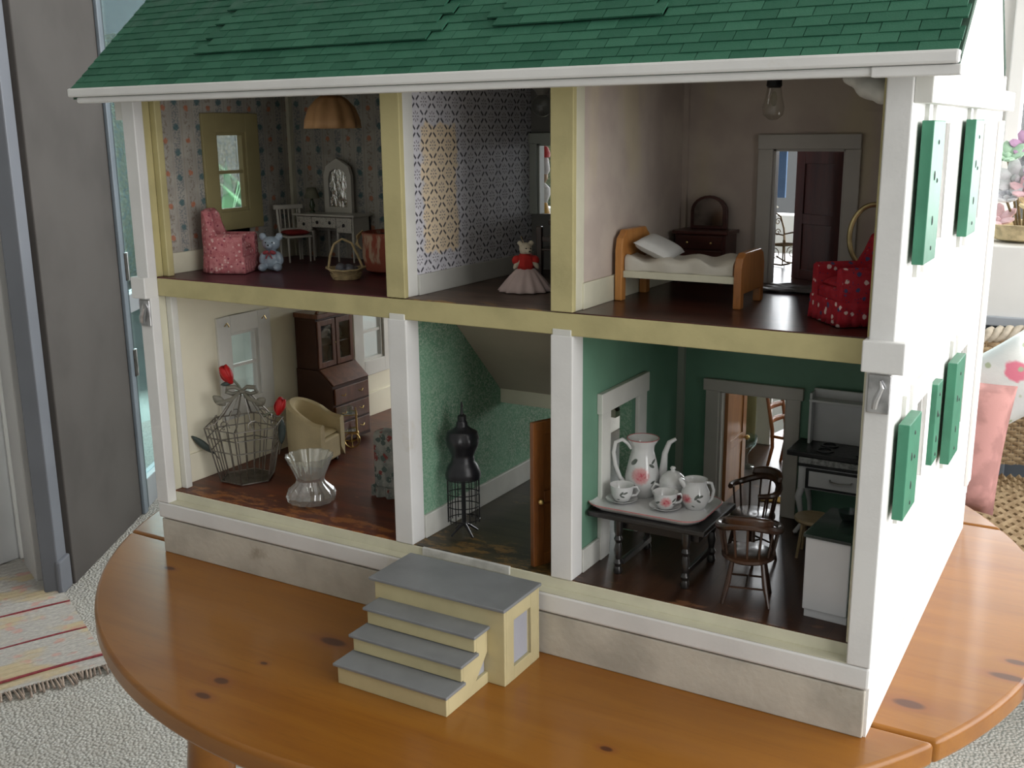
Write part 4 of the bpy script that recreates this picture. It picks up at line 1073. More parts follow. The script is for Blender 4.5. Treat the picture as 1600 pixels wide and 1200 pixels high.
# dressing table
t = thing('dressing_table', 'ivory dressing table with arched mirror and painted drawers against striped wallpaper', 'dressing table', (.1000, .2560, U))
B(-.052, .056, -.022, .020, .061, .064).build('top', WH, t, bevel=.0008)
MB().box(-.048, -.046, -.018, .018, .038, .061).box(.050, .052, -.018, .018, .02, .061).box(-.048, .052, .016, .018, .038, .061).build('case', WH, t)
def deco(m_):
    m = Mt('drawer_scrollwork', .35, 0, .4); d, r, g = m.voro(330)
    a = m.noise(260, 2); m.col(m.mix((.60, .58, .52), (.06, .06, .055), (a - .5).abs().step(.022, .008) * .8)); return m.m
DECO = deco(0)
for x0, x1, z0, z1 in ((-.046, -.020, .040, .060), (-.019, .023, .046, .060), (.024, .050, .040, .060)):
    d = B(x0, x1, -.020, -.017, z0, z1).build('drawer', DECO, t, bevel=.0005)
    for xx in (((x0 + x1) / 2,) if x1 - x0 < .03 else (-.009, .013)):
        MB().ell((xx, -.021, (z0 + z1) / 2), (.0024, .001, .0024), 10, 6).build('knob', BLACKM, d, smooth=True)
for sx in (-.046, -.020, .024, .050):
    for sy in (-.017, .016): MB().cyl((sx, sy, 0), (sx, sy, .041), .0012, .002, 8).build('leg', WH, t)
pm_ = [( .024, .064), (.024, .115), (.020, .127), (.008, .134), (.0, .138), (-.008, .134), (-.020, .127), (-.024, .115), (-.024, .064)]
inn = [( .016, .072), (.016, .110), (.013, .119), (.006, .123), (0, .124), (-.006, .123), (-.013, .119), (-.016, .110), (-.016, .072)]
fm = MB(); n = len(pm_)
vs = [(.004 + x, .010, z) for x, z in pm_] + [(.004 + x, .010, z) for x, z in inn] + [(.004 + x, .016, z) for x, z in pm_] + [(.004 + x, .016, z) for x, z in inn]
fs = []
for i in range(n):
    j = (i + 1) % n
    fs += [(i, j, n+j, n+i), (2*n+j, 2*n+i, 3*n+i, 3*n+j), (j, i, 2*n+i, 2*n+j), (n+i, n+j, 3*n+j, 3*n+i)]
mf = fm.add(vs, fs).build('mirror_frame', WH, t, bevel=.0005)
mirm = Mt('wavy_mirror', .06, 1); mirm.col((.75, .76, .74)); mirm.bump(mirm.noise(110, 3, .6, mirm.vec(mirm.x * 1.0, mirm.y, mirm.z * .4)), 1.0, .004)
MB().prism([(.004 + x, z) for x, z in inn], 'y', .0125, .0135).build('mirror_glass', mirm.m, mf)
t = thing('trinket_lamp', 'tiny green glass lamp standing on the left end of the dressing table', 'lamp', (.066, .256, U + .064))
MB().lathe([(.004, 0), (.004, .002), (.002, .004), (.0042, .010), (.002, .017), (.0012, .022)], n=14).build('base', paint('bottle_green', (.05, .075, .04), .15, .1, 60, 0, coat=.5), t, smooth=True)
MB().lathe([(.0105, .020), (.006, .034)], n=18, cap=False).build('shade', paint('shade_olive', (.22, .22, .16), .8, .05, 60, .1), t, smooth=True, solid=.0006)
# shell hanging lamp
t = thing('hanging_lamp', 'peach scalloped shell lampshade hanging in the striped bedroom', 'lamp', (.197, .150, CT))
SHELL = paint('peach_shell', (.56, .32, .15), .5, .08, 40, .1)
MB().lathe([(.033, -.046), (.032, -.036), (.027, -.022), (.018, -.012), (.012, -.008)], n=64, flute=9, amp=.07, cap=False).build('shade', SHELL, t, smooth=60, solid=.001)
MB().lathe([(.015, -.006), (.016, -.003), (.012, 0)], n=18).build('ceiling_cap', SHELL, t, smooth=True)
MB().ell((0, 0, -.022), (.006, .006, .009)).build('bulb', paint('milk_glass', (.6, .58, .5), .3, .02, 20, 0), t, smooth=True)
# egg basket
STRAW = paint('straw', (.50, .38, .20), .8, .18, 120, .5, 500)
t = thing('wicker_basket', 'little straw basket with a hooped handle holding grey balls', 'basket', (.243, .108, U), VY)
for k in range(7):
    r = .0155 + .0009 * k + (.0025 if k == 6 else 0); z = .001 + .0018 * k
    MB().tube([(r * math.cos(a * PI / 18), r * .85 * math.sin(a * PI / 18), z + .0004 * math.sin(a * PI / 2 + k * PI) + (.0025 * abs(math.cos(a * PI / 18)) ** 3 if k > 3 else 0)) for a in range(36)], .0012, 6, True).build('weave_ring', STRAW, t)
MB().lathe([(.001, .0005), (.0155, .0005), (.0165, .006), (.0155, .006), (.0145, .0015), (.001, .0015)], n=24).build('bottom', STRAW, t)
MB().tube([(-.021, 0, .013), (-.0185, 0, .028), (-.013, 0, .042), (-.003, 0, .048), (.008, 0, .043), (.015, 0, .028), (.0205, 0, .013)], .0015, 8).build('handle', STRAW, t, smooth=True)
GRB = paint('slate_grey_glaze', (.13, .13, .15), .3, .2, 90, 0)
for i, (x, y, z, r) in enumerate(((-.006, -.002, .0125, .0068), (.006, -.004, .0115, .0062), (.002, .007, .0115, .006), (.0105, .004, .011, .0042), (-.001, -.0095, .0085, .0045))):
    q = Matrix.Rotation(VY, 3, 'Z') @ Vector((x, y, z))
    o = MB().ell((0, 0, 0), r, 14, 10).build('wool_ball', GRB, None, smooth=True); o.location = Vector((.243, .108, U)) + q
    tag(o, 'slate grey ball heaped in the little straw basket', 'ball', 'grey balls in the straw basket')
# woven hamper partly behind the post
t = thing('fabric_hamper', 'coral and beige woven hamper with a dark open top beside the first partition', 'hamper', (.256, .190, U), VY)
HM = Mt('coral_weave', .9, 0, .1)
HM.col(HM.mix((.36, .10, .065), (.52, .36, .25), HM.noise(120, 3, .6, HM.vec(HM.x, HM.y, HM.z * .25)).step(.45, .58) * (HM.z - .012).step(0, .006) * (HM.z - .046).step(.006, 0))); HM.bump(HM.noise(500, 2), .6, .001)
MB().lathe([(.030, 0), (.037, .004), (.041, .022), (.040, .044), (.041, .050), (.038, .051), (.037, .044), (.037, .012), (.002, .010)], n=30).build('body', HM.m, t, smooth=True)
MB().lathe([(.001, .040), (.034, .041), (.0365, .046), (.001, .050)], n=24).build('contents', paint('black_cloth', (.015, .013, .013), .9, .1, 40, .2), t, smooth=True)
for k in range(4):
    MB().tube([(-.040, -.004 + .003 * k, .052), (-.047, -.006 + .003 * k, .046 - .002 * k), (-.045 - .001 * k, -.008, .036), (-.041, -.010, .030)], .0009, 6).build('straw_tie', STRAW, t)

# ---- landing (upper middle)
t = thing('bear_doll', 'white bear doll in a red bodice and full pale pink skirt on the landing floor', 'doll', (.487, .118, U), VY)
FUR = paint('cream_fur', (.62, .55, .43), .95, .1, 120, .8, 600)
m = MB().ell((0, 0, .046), (.0072, .0068, .0074)).ell((.003, -.007, .0445), (.004, .0042, .0034)).ell((0, 0, .034), (.0065, .0055, .008)).ell((-.009, -.004, .031), (.003, .003, .008), rot=Matrix.Rotation(.6, 3, 'Y')).ell((.010, -.004, .031), (.003, .003, .008), rot=Matrix.Rotation(-.6, 3, 'Y')).ell((0, 0, .016), (.006, .005, .016))
for sx in (-1, 1): m.ell((sx * .0062, .001, .0525), (.0030, .002, .0030))
m.build('body', FUR, t, remesh=.0009)
def skirtf(u, v):
    a = u * 2 * PI; r = (.006 + .021 * (1 - v) ** .8) * (1 + .07 * math.sin(a * 13) * (1 - v)); return (r * math.cos(a) * 1.08, r * math.sin(a), .001 + v * .026)
MB().grid(skirtf, 104, 8, True).build('skirt', paint('pale_pink_net', (.58, .46, .44), .9, .06, 60, .3), t, smooth=70, solid=.0006)
MB().lathe([(.0085, .024), (.0095, .030), (.0088, .037), (.0055, .041)], n=22, flute=7, amp=.06, cap=False).build('bodice', paint('bright_red_cloth', (.50, .025, .02), .85, .1, 80, .2), t, smooth=True, solid=.001)
for sx in (-1, 1): MB().ell((sx * .0095, -.002, .034), (.0055, .005, .0055)).build('sleeve', bpy.data.materials['bright_red_cloth'], t, smooth=True)
for sx in (.0005, .0055): MB().ell((sx, -.0092 + (.001 if sx < .003 else 0), .0475), .0008, 6, 5).build('eye', BLACKM, t)
MB().ell((.0045, -.0112, .0445), (.0012, .0008, .0009), 8, 5).build('nose', BLACKM, t)
MB().tube([(-.002, 0, .053), (-.005, 0, .060)], .0004, 5).build('thread_loop', STRAW, t)
teddy('teddy_figurine', 'slate blue teddy figurine half hidden behind the second partition post', (.527, .128, U), VY, .82, paint('slate_blue_glaze', (.16, .21, .27), .3, .15, 60, 0, coat=.3))
t = thing('side_chair', 'dark walnut chair standing under the landing window', 'chair', (.470, .235, U), .15)
spindle_chair(t, DARKW, None, .044, .038, .036, .066, 3)
for sx in (-1, 1): B(sx*.022 - .0035, sx*.022 + .0035, -.020, -.014, 0, .062).build('front_post', DARKW, t, bevel=.0008)
B(-.0185, .0185, -.018, -.015, .044, .050).build('front_rail', DARKW, t, bevel=.0006)
t = thing('yellow_pot', 'mustard yellow flowers in a pot on the dark landing chair', 'flowers', (.474, .240, U + .0362))
MB().lathe([(.005, 0), (.008, .006), (.0075, .014), (.0085, .016), (.0065, .016), (.001, .004)], n=18).build('pot', MIDW, t, smooth=True)
for k in range(9):
    a = k * 2.4; MB().ell((.006 * math.cos(a) * (k % 3) / 1.5, .006 * math.sin(a) * (k % 3) / 1.5, .021 + .003 * (k % 2)), .0048, 8, 6).build('bloom', paint('mustard_bloom', (.55, .28, .02), .8, .2, 90, .2) if 'mustard_bloom' not in bpy.data.materials else bpy.data.materials['mustard_bloom'], t, smooth=True)
t = thing('globe_lamp', 'clear globe ceiling lamp on the landing', 'lamp', (.466, .195, CT))
MB().lathe([(.013, 0), (.013, -.004), (.008, -.008), (.006, -.012)], n=20).build('ceiling_cap', paint('pewter_cap', (.20, .19, .17), .4, .1, 50, 0), t, smooth=True)
MB().ell((0, 0, -.024), (.0125, .0125, .0125), 18, 12).build('globe', glass_thin('globe_glass', (.86, .87, .86)), t, smooth=True)
t = thing('dressed_figurine', 'figurine in a yellow skirt, white bodice and red hat beyond the landing window', 'figurine', (.335, .430, U))
for nm, pr, c in (('skirt', [(.022, 0), (.020, .03), (.010, .066), (.008, .074)], (.60, .34, .05)), ('bodice', [(.008, .074), (.0125, .085), (.012, .094), (.005, .101)], (.80, .80, .80)), ('head', [(.004, .100), (.0085, .106), (.009, .113), (.005, .120)], (.50, .33, .20)), ('veil', [(.009, .113), (.012, .118), (.010, .134), (.006, .138)], (.80, .78, .78)), ('hat', [(.012, .136), (.0125, .142), (.009, .150), (.002, .153)], (.60, .04, .04))):
    MB().lathe(pr, n=18).build(nm, paint('figurine_' + nm, c, .6, .1, 60, .1), t, smooth=True)

# ---- right bedroom
t = thing('single_bed', 'golden pine child bed with cream mattress and white pillow', 'bed', (.668, .138, U))
HB = [(-.037, 0), (-.026, 0), (-.026, .028), (.026, .028), (.026, 0), (.037, 0), (.037, .052), (.034, .064), (.028, .068), (.024, .072), (-.024, .072), (-.028, .068), (-.034, .064), (-.037, .052)]
MB().prism(HB, 'x', -.066, -.058).build('headboard', PINEW, t, bevel=.0012)
FBp = [(-.036, 0), (-.026, 0), (-.026, .014), (.026, .014), (.026, 0), (.036, 0), (.036, .040), (.032, .050), (.024, .054), (-.024, .054), (-.032, .050), (-.036, .040)]
MB().prism(FBp, 'x', .060, .068).build('footboard', wood('shaded_pine', (.36, .135, .035), (.46, .19, .055), 'z', 60, .15, .35, .3), t, bevel=.0012)
for yy in (-.034, .030): B(-.058, .060, yy, yy + .004, .024, .031).build('side_rail', CREAM, t, bevel=.0006)
B(-.058, .060, -.030, .030, .026, .0285).build('slat_base', CREAM, t)
SHEET = paint('off_white_linen', (.60, .57, .50), .9, .06, 30, .4, 120)
mt = MB()
def mat_f(u, v):
    x = -.057 + u * .114; a = v * 2 * PI
    yy = .031 * (1 if math.cos(a) > 0 else -1) * abs(math.cos(a)) ** .35; zz = .036 + .0085 * (1 if math.sin(a) > 0 else -1) * abs(math.sin(a)) ** .5
    if math.sin(a) > 0: zz += .0022 * math.sin(x * 170 + yy * 60) + .0016 * math.sin(yy * 210 + x * 90)
    return (x, yy + .0015 * math.sin(x * 150), zz)
mt.grid(mat_f, 40, 36)
n1 = 41
mt.f.append(tuple(j * n1 for j in range(36))); mt.f.append(tuple(j * n1 + 40 for j in range(35, -1, -1)))
mt.build('mattress', SHEET, t, smooth=60)
MB().pillow((-.033, .001, .0525), .021, .029, .0075, Matrix.Rotation(.42, 3, 'Y') @ Matrix.Rotation(.12, 3, 'Z')).build('pillow', paint('white_pillow_cotton', (.62, .62, .60), .9, .05, 30, .3, 150), t, smooth=60)
# dresser
t = thing('mirror_dresser', 'dark mahogany dresser with a round-topped mirror in the bedroom corner', 'dresser', (.636, .272, U))
MAH = wood('dark_mahogany', (.045, .012, .010), (.075, .020, .016), 'x', 60, .15, .3, .3)
B(-.030, .030, -.018, .020, .004, .056).build('case', MAH, t, bevel=.0008); B(-.033, .033, -.021, .021, .056, .060).build('top', MAH, t, bevel=.001)
for k in range(3):
    d = B(-.027, .027, -.0205, -.018, .007 + k * .0165, .0215 + k * .0165).build('drawer', MAH, t, bevel=.0006)
    for sx in (-.014, .014): MB().ell((sx, -.0215, .014 + k * .0165), .0013, 8, 6).build('knob', BRASS, d)
mp = [(-.022, .060), (.022, .060), (.022, .080)] + [(.022 * math.cos(a * PI / 12), .080 + .018 * math.sin(a * PI / 12)) for a in range(1, 12)] + [(-.022, .080)]
mfr = MB().prism(mp, 'y', .008, .013).build('mirror_frame', MAH, t, bevel=.0008)
MB().prism([(x * .78, .064 + (z - .06) * .82) for x, z in mp], 'y', .0068, .0078).build('mirror_glass', metal('dusky_mirror', (.20, .18, .17), .15), mfr)
for sx in (-.026, .026): 
    for sy in (-.015, .016): MB().cyl((sx, sy, 0), (sx, sy, .005), .0025, n=8).build('foot', MAH, t)
# lantern bulb
t = thing('pendant_lamp', 'clear glass pendant lamp with a dark cap hanging in the right bedroom', 'lamp', (.745, .150, CT))
MB().lathe([(.011, 0), (.011, -.005), (.006, -.006)], n=18).build('ceiling_rose', WHITE2, t, smooth=True)
MB().lathe([(.007, -.006), (.0075, -.012), (.006, -.014)], n=16).build('cap', BLACKM, t, smooth=True)
MB().lathe([(.0065, -.013), (.008, -.022), (.0105, -.032), (.0095, -.039), (.004, -.0435), (.001, -.044)], n=20, cap=False).build('glass_shade', glass_thin('pendant_glass', (.90, .90, .88)), t, smooth=25)
MB().ell((0, 0, -.024), (.003, .003, .007)).build('bulb', glass_thin('bulb_glass', (.9, .9, .85)), t, smooth=True)
# red armchair
t = thing('red_armchair', 'red flowered cotton armchair at the right end of the upper floor', 'chair', (.850, .092, U), VY + PI + .15)
tub_chair(t, .060, .064, .080, .052, REDF, skirt=True, steep=6)
t = thing('oval_frame', 'gilt oval standing hoop behind the red flowered armchair', 'frame', (.846, .150, U), .25)
GILT = metal('pale_gilt', (.55, .44, .22), .35)
MB().tube([(.021 * math.cos(a * PI / 20), 0, .071 + .030 * math.sin(a * PI / 20)) for a in range(40)], .0024, 8, True).build('hoop', GILT, t, smooth=True)
MB().cyl((0, 0, .002), (0, 0, .042), .0018, n=8).build('stand', GILT, t, smooth=True)
for k in range(3):
    a = k * 2 * PI / 3 + .5; MB().tube([(0, 0, .010), (.008 * math.cos(a), .008 * math.sin(a), .006), (.014 * math.cos(a), .014 * math.sin(a), .0012)], .0012, 6).build('foot', GILT, t)
t = MB().grid(lambda u, v: ((u - .5) * .085, (v - .5) * .05, .0016 + .0016 * math.sin(u * 17 + 2 * math.sin(v * 9)) * math.sin(v * 11) ), 40, 24).build('floor_mat', paint('pewter_grey_mat', (.15, .14, .14), .5, .2, 60, .6, 300), None, smooth=60, solid=.0014)
t.location = (.758, .250, U + .0012); tag(t, 'rumpled grey mat on the bedroom floor in front of the doorway', 'rug')
# rocking chair beyond the bedroom door
t = thing('rocking_chair', 'curled wire rocking chair in the bright room behind the bedroom door', 'rocking chair', (.671, .465, U), VY + .5)
RW = metal('bronze_wire', (.22, .15, .08), .45)
for sx in (-1, 1):
    x = sx * .014
    MB().tube([(x, -.028, .006), (x, -.012, .002), (x, .010, .002), (x, .028, .008)], .0011, 6).build('rocker', RW, t)
    MB().cyl((x, -.014, .002), (x, -.014, .034), .001, n=6).build('leg', RW, t); MB().cyl((x, .012, .002), (x, .014, .028), .001, n=6).build('leg', RW, t)
    MB().tube([(x, .014, .038), (x, .0, .041), (x, -.014, .040), (x, -.015, .034)], .001, 6).build('arm', RW, t)
MB().tube([(-.015, .014, .026), (-.0155, .018, .045), (-.012, .021, .060), (0, .023, .068), (.012, .021, .060), (.0155, .018, .045), (.015, .014, .026)], .0012, 7).build('back_hoop', RW, t)
MB().tube([(-.015, -.015, .027), (.015, -.015, .027), (.015, .014, .026), (-.015, .014, .026)], .0011, 6, True).build('seat_rail', RW, t)
for k in range(5): MB().cyl((-.012 + .006 * k, -.015, .027), (-.012 + .006 * k, .014, .026), .0008, n=5).build('seat_wire', RW, t)
for sx in (-1, 1):
    for zc in (.040, .054):
        MB().tube([(sx * (.006 + (.0052 - .0003 * i) * math.cos(i * .6)), .019, zc + (.0052 - .0003 * i) * math.sin(i * .6)) for i in range(14)], .0006, 5).build('scroll', RW, t)
    MB().tube([(sx * .015 * 0 + sx * .014, .0 + (.009 - .0005 * i) * math.cos(i * .6), .015 + (.009 - .0005 * i) * math.sin(i * .6)) for i in range(14)], .0006, 5).build('scroll', RW, t)
t = thing('standard_lamp', 'cream flared lamp behind the wire rocking chair', 'lamp', (.622, .500, U))
LC = paint('cream_silk', (.74, .70, .60), .8, .05, 40, .1)
MB().lathe([(.016, 0), (.013, .02), (.006, .045), (.002, .07), (.002, .082)], n=20).build('base', LC, t, smooth=True)
MB().lathe([(.028, .070), (.018, .078), (.006, .095)], n=24, flute=12, amp=.04, cap=False).build('shade', LC, t, smooth=60, solid=.0008)

# ---- hall
t = thing('dress_form', 'black dressmaker dummy with a wire cage skirt against the green wallpaper', 'mannequin', (.432, .068, G), VY + .1)
bst = MB()
prof = [(.0045, .136), (.0062, .133), (.0068, .129), (.0105, .126), (.0170, .1225), (.0190, .115), (.0180, .107), (.0148, .100), (.0124, .0945), (.0138, .088), (.0182, .081), (.0204, .073), (.0200, .068)]
def bf(u, v):
    i = v * (len(prof) - 1); k = min(int(i), len(prof) - 2); f = i - k; r = prof[k][0] * (1 - f) + prof[k+1][0] * f; z = prof[k][1] * (1 - f) + prof[k+1][1] * f
    a = u * 2 * PI; dep = .74; x = r * math.cos(a); y = r * dep * math.sin(a)
    if math.sin(a) < 0: y -= .0042 * math.exp(-((z - .112) / .007) ** 2) * math.exp(-((abs(x) - .007) / .0045) ** 2)
    return (x, y, z)
bst.grid(bf, 32, 36, True); n = len(bst.v)
bst.f.append(tuple(range(32))); bst.f.append(tuple(n - 32 + k for k in range(31, -1, -1)))
bst.build('torso', paint('black_satin', (.012, .012, .015), .32, .1, 60, .05), t, smooth=70)
MB().lathe([(.0052, .136), (.005, .141), (.002, .143), (.001, .150), (.0014, .152), (.0008, .157)], n=16).build('neck_finial', BLACKM, t, smooth=True)
MB().cyl((0, 0, .012), (0, 0, .070), .0026, n=10).build('pole', BLACKM, t, smooth=True)
for z in (.067, .050, .035, .019):
    MB().tube([(.0182 * math.cos(a * PI / 14), .0145 * math.sin(a * PI / 14), z) for a in range(28)], .0006, 5, True).build('cage_hoop', BLACKM, t)
for k in range(14):
    a = k * PI / 7 + .1; MB().cyl((.0182 * math.cos(a), .0145 * math.sin(a), .016), (.0182 * math.cos(a), .0145 * math.sin(a), .069), .0006, n=5).build('cage_bar', BLACKM, t)
for k in range(4):
    a = k * PI / 2 + .5; MB().tube([(0, 0, .014), (.008 * math.cos(a), .008 * math.sin(a), .009), (.018 * math.cos(a), .018 * math.sin(a), .0012)], [.002, .0016, .0012], 6).build('foot', BLACKM, t, smooth=True)
# ---- kitchen
def porcelain(name, roses=(), leaves=(), rim=None):
    m = Mt(name, .12, 0, .5); k = (.66, .66, .66); fr = m.y.lt(0.0)
    wob = (m.noise(500, 2) - .5) * .004
    def dist(cx, cz): 
        a = m.x - cx; b = m.z - cz; return (a * a + b * b).sqrt()
    for cx, cz, r in roses:
        d = dist(cx, cz) + wob
        k = m.mix(k, (.66, .36, .36), d.step(r * 1.25, r * .8) * fr)
        sw = (m.noise(420, 2, .5) ).step(.45, .6)
        k = m.mix(k, (.52, .07, .10), d.step(r * .85, r * .3) * (sw * .5 + .5) * fr)
    for cx, cz, r, ang in leaves:
        a = m.x - cx; b = m.z - cz; c, s = math.cos(ang), math.sin(ang)
        p = (a * c + b * s) / r; q = (b * c - a * s) / (r * .42); d = (p * p + q * q).sqrt() + wob * 60
        k = m.mix(k, (.045, .06, .045), d.step(1.0, .75) * fr * .9)
    if rim: k = m.mix(k, (.45, .16, .16), (m.z - rim).abs().step(.0011, .0004) * .7)
    m.col(k); m.b.inputs['Coat Weight'].default_value = .5; m.b.inputs['Coat Roughness'].default_value = .05
    return m.m
KT = .150
t = thing('kitchen_table', 'black-stained kitchen table with turned legs beneath the tea tray', 'table', (.672, .096, G))
BST = wood('black_stained_wood', (.012, .011, .011), (.022, .019, .017), 'x', 50, .15, .3, .4)
MB().box(-.072, .056, -.052, .044, KT - G - .006, KT - G).build('top', BST, t, bevel=.0015)
MB().box(-.045, .045, -.036, -.033, .048, .0605).box(-.045, .045, .033, .036, .048, .0605).box(-.045, -.042, -.033, .033, .048, .0605).box(.042, .045, -.033, .033, .048, .0605).build('apron', BST, t)
for sx in (-.040, .034):
    for sy in (-.042, .034):
        MB().lathe([(.004, 0), (.0048, .003), (.0034, .008), (.0048, .012), (.0028, .016), (.0045, .026), (.0030, .034), (.0046, .038), (.0032, .042), (.0046, .047), (.0046, .0605)], (sx, sy), 14).build('leg', BST, t, smooth=30)
B(-.038, -.034, -.040, .032, .010, .016).build('stretcher', BST, t, bevel=.0006); B(.030, .034, -.040, .032, .010, .016).build('stretcher', BST, t, bevel=.0006)
# tray
tray_m = porcelain('tray_porcelain'); 
def rrect(hx, hy, r, n=8):
    o = []
    for cx, cy, a0 in ((hx - r, hy - r, 0), (-hx + r, hy - r, PI/2), (-hx + r, -hy + r, PI), (hx - r, -hy + r, 3*PI/2)):
        o += arc(cx, cy, r, a0, a0 + PI/2, n)
    return o
tm = MB(); rings = [(.053, .033, .016, .0), (.058, .038, .018, .001), (.0635, .0435, .020, .0062), (.063, .043, .020, .0068), (.0575, .0375, .018, .0026), (.053, .033, .016, .0022)]
vs = []; fs = []
for hx, hy, r, z in rings: vs += [(x, y, z) for x, y in rrect(hx, hy, r)]
nr = len(rrect(.05, .02, .01))
for i in range(len(rings) - 1):
    for k in range(nr): fs.append((i*nr+k, i*nr+(k+1)%nr, (i+1)*nr+(k+1)%nr, (i+1)*nr+k))
fs += [tuple(range(nr))[::-1], tuple((len(rings)-1)*nr + k for k in range(nr))]
tray = thing('tea_tray', 'oblong white porcelain tray with a pink rim on the black-stained table', 'tray', (.658, .0875, KT), .0)
tm.add(vs, fs).build('tray_body', tray_m, tray, smooth=50)
MB().tube([(x, y, .0068) for x, y in rrect(.0633, .0433, .020)], .0006, 6, True).build('pink_rim', paint('pink_glaze', (.45, .17, .17), .2, .1, 60, 0), tray)
TZ = KT + .0024
# coffee pot
PP = porcelain('coffee_pot_porcelain', [(-.004, .026, .0085)], [(-.010, .040, .005, .9), (.008, .036, .004, -.6), (.010, .040, .0035, .8), (-.012, .016, .004, -.5), (.009, .019, .003, .5)])
t = thing('coffee_pot', 'tall white porcelain coffee pot with a pink rose, long spout and scrolled handle', 'coffee pot', (.633, .111, TZ), VY)
MB().lathe([(.001, .001), (.0125, 0), (.0155, .004), (.0185, .014), (.0185, .022), (.0150, .038), (.0120, .050), (.0128, .056), (.0165, .062), (.0170, .0635), (.0155, .0630), (.0115, .056), (.0105, .050), (.0005, .046)], n=36).build('body', PP, t, smooth=50)
MB().tube([(.0145, 0, .012), (.021, 0, .018), (.0225, 0, .032), (.0235, 0, .046), (.028, 0, .058), (.035, 0, .062)], [.0058, .0055, .0040, .0032, .0028, .0018], 12).build('spout', PP, t, smooth=True)
MB().tube([(-.012, 0, .052), (-.016, 0, .058), (-.022, 0, .062), (-.029, 0, .059), (-.031, 0, .048), (-.029, 0, .034), (-.024, 0, .020), (-.017, 0, .012)], [.0022, .0024, .0022, .0022, .0022, .0022, .0024, .0026], 10).build('handle', PP, t, smooth=True)
MB().tube([(.0168 * math.cos(a * PI / 18), .0168 * math.sin(a * PI / 18), .0634) for a in range(36)], .0006, 6, True).build('pink_rim', bpy.data.materials['pink_glaze'], t)
def cup(label, loc, rose, lv, ang):
    x, y = loc
    s = MB().lathe([(.001, .0005), (.008, 0), (.0105, .0015), (.0165, .0042), (.0168, .0048), (.0105, .0026), (.008, .0014), (.001, .0014)], n=32).build('saucer', bpy.data.materials['tray_porcelain'], None, smooth=50)
    s.location = (x, y, TZ); tag(s, label[1], 'saucer', 'saucers on the tea tray')
    t = thing('teacup', label[0], 'cup', (x, y, TZ + .0015), VY + ang, 'cups on the tea tray')
    pm = porcelain('cup_porcelain_%d' % len(rose), rose, lv)
    MB().lathe([(.001, .001), (.0065, 0), (.0082, .001), (.0112, .008), (.0125, .0165), (.0130, .0178), (.0120, .0172), (.0105, .008), (.0075, .0025), (.001, .002)], n=32).build('bowl', pm, t, smooth=50)
    MB().tube([(.0105, 0, .0145), (.0155, 0, .0150), (.0180, 0, .0110), (.0150, 0, .0062), (.0095, 0, .0052)], .0013, 8).build('handle', pm, t, smooth=True)
cup(('white porcelain teacup decorated only with dark leaves, nearest the coffee pot', 'white saucer under the leaf-decorated teacup'), (.6235, .080), [], [(-.001, .011, .0032, .9), (.003, .0115, .003, .3), (.0, .0075, .0028, -.4), (-.004, .004, .0016, 0)], -.05)
cup(('white porcelain teacup with a pink rose at the front of the tray', 'white saucer under the rose-painted teacup'), (.672, .081), [(-.001, .0095, .0052)], [(.0075, .011, .003, .7), (.0078, .0065, .0026, -.5), (-.009, .008, .003, .9)], .0)
SB = porcelain('sugar_bowl_porcelain', [(.004, .008, .004)], [(.010, .010, .004, .4), (-.006, .011, .0025, .8)])
t = thing('sugar_bowl', 'lidded white porcelain sugar bowl in the middle of the tea tray', 'sugar bowl', (.668, .110, TZ), VY)
MB().lathe([(.001, .001), (.009, 0), (.012, .003), (.0150, .012), (.0140, .019), (.0135, .0205), (.0120, .020), (.0005, .018)], n=32).build('body', SB, t, smooth=50)
MB().tube([(-.0125, 0, .016), (-.0185, 0, .0185), (-.0215, 0, .013), (-.0185, 0, .006), (-.0125, 0, .0055)], .0016, 8).build('handle', SB, t, smooth=True)
MB().tube([(.0125, 0, .016), (.0185, 0, .0185), (.0215, 0, .013), (.0185, 0, .006), (.0125, 0, .0055)], .0016, 8).build('handle', SB, t, smooth=True)
lid = MB().lathe([(.0142, .0208), (.0138, .0222), (.0115, .0275), (.0060, .0315), (.0025, .0325), (.0022, .0340), (.0030, .0355), (.0022, .0372), (.0005, .0378)], n=32).build('lid', bpy.data.materials['tray_porcelain'], t, smooth=45)
CRM = porcelain('creamer_porcelain', [(-.0105, .013, .0045)], [(-.001, .016, .004, .9), (.003, .0165, .0035, .3), (.001, .012, .003, -.6), (-.004, .0055, .002, -.4)])
t = thing('cream_jug', 'white porcelain cream jug with dark leaves at the right end of the tray', 'jug', (.697, .100, TZ), VY)
MB().lathe([(.001, .001), (.0090, 0), (.0115, .003), (.0150, .011), (.0145, .018), (.0112, .0255), (.0118, .030), (.0125, .0312), (.0112, .0305), (.0102, .0255), (.0005, .022)], n=32).build('body', CRM, t, smooth=50)
MB().tube([(-.010, 0, .024), (-.014, 0, .029), (-.0168, 0, .0325)], [.004, .0032, .0016], 10).build('spout', CRM, t, smooth=True)
MB().tube([(.0105, 0, .0275), (.0165, 0, .0265), (.0190, 0, .0185), (.0175, 0, .010), (.0135, 0, .006)], .0017, 8).build('handle', CRM, t, smooth=True)
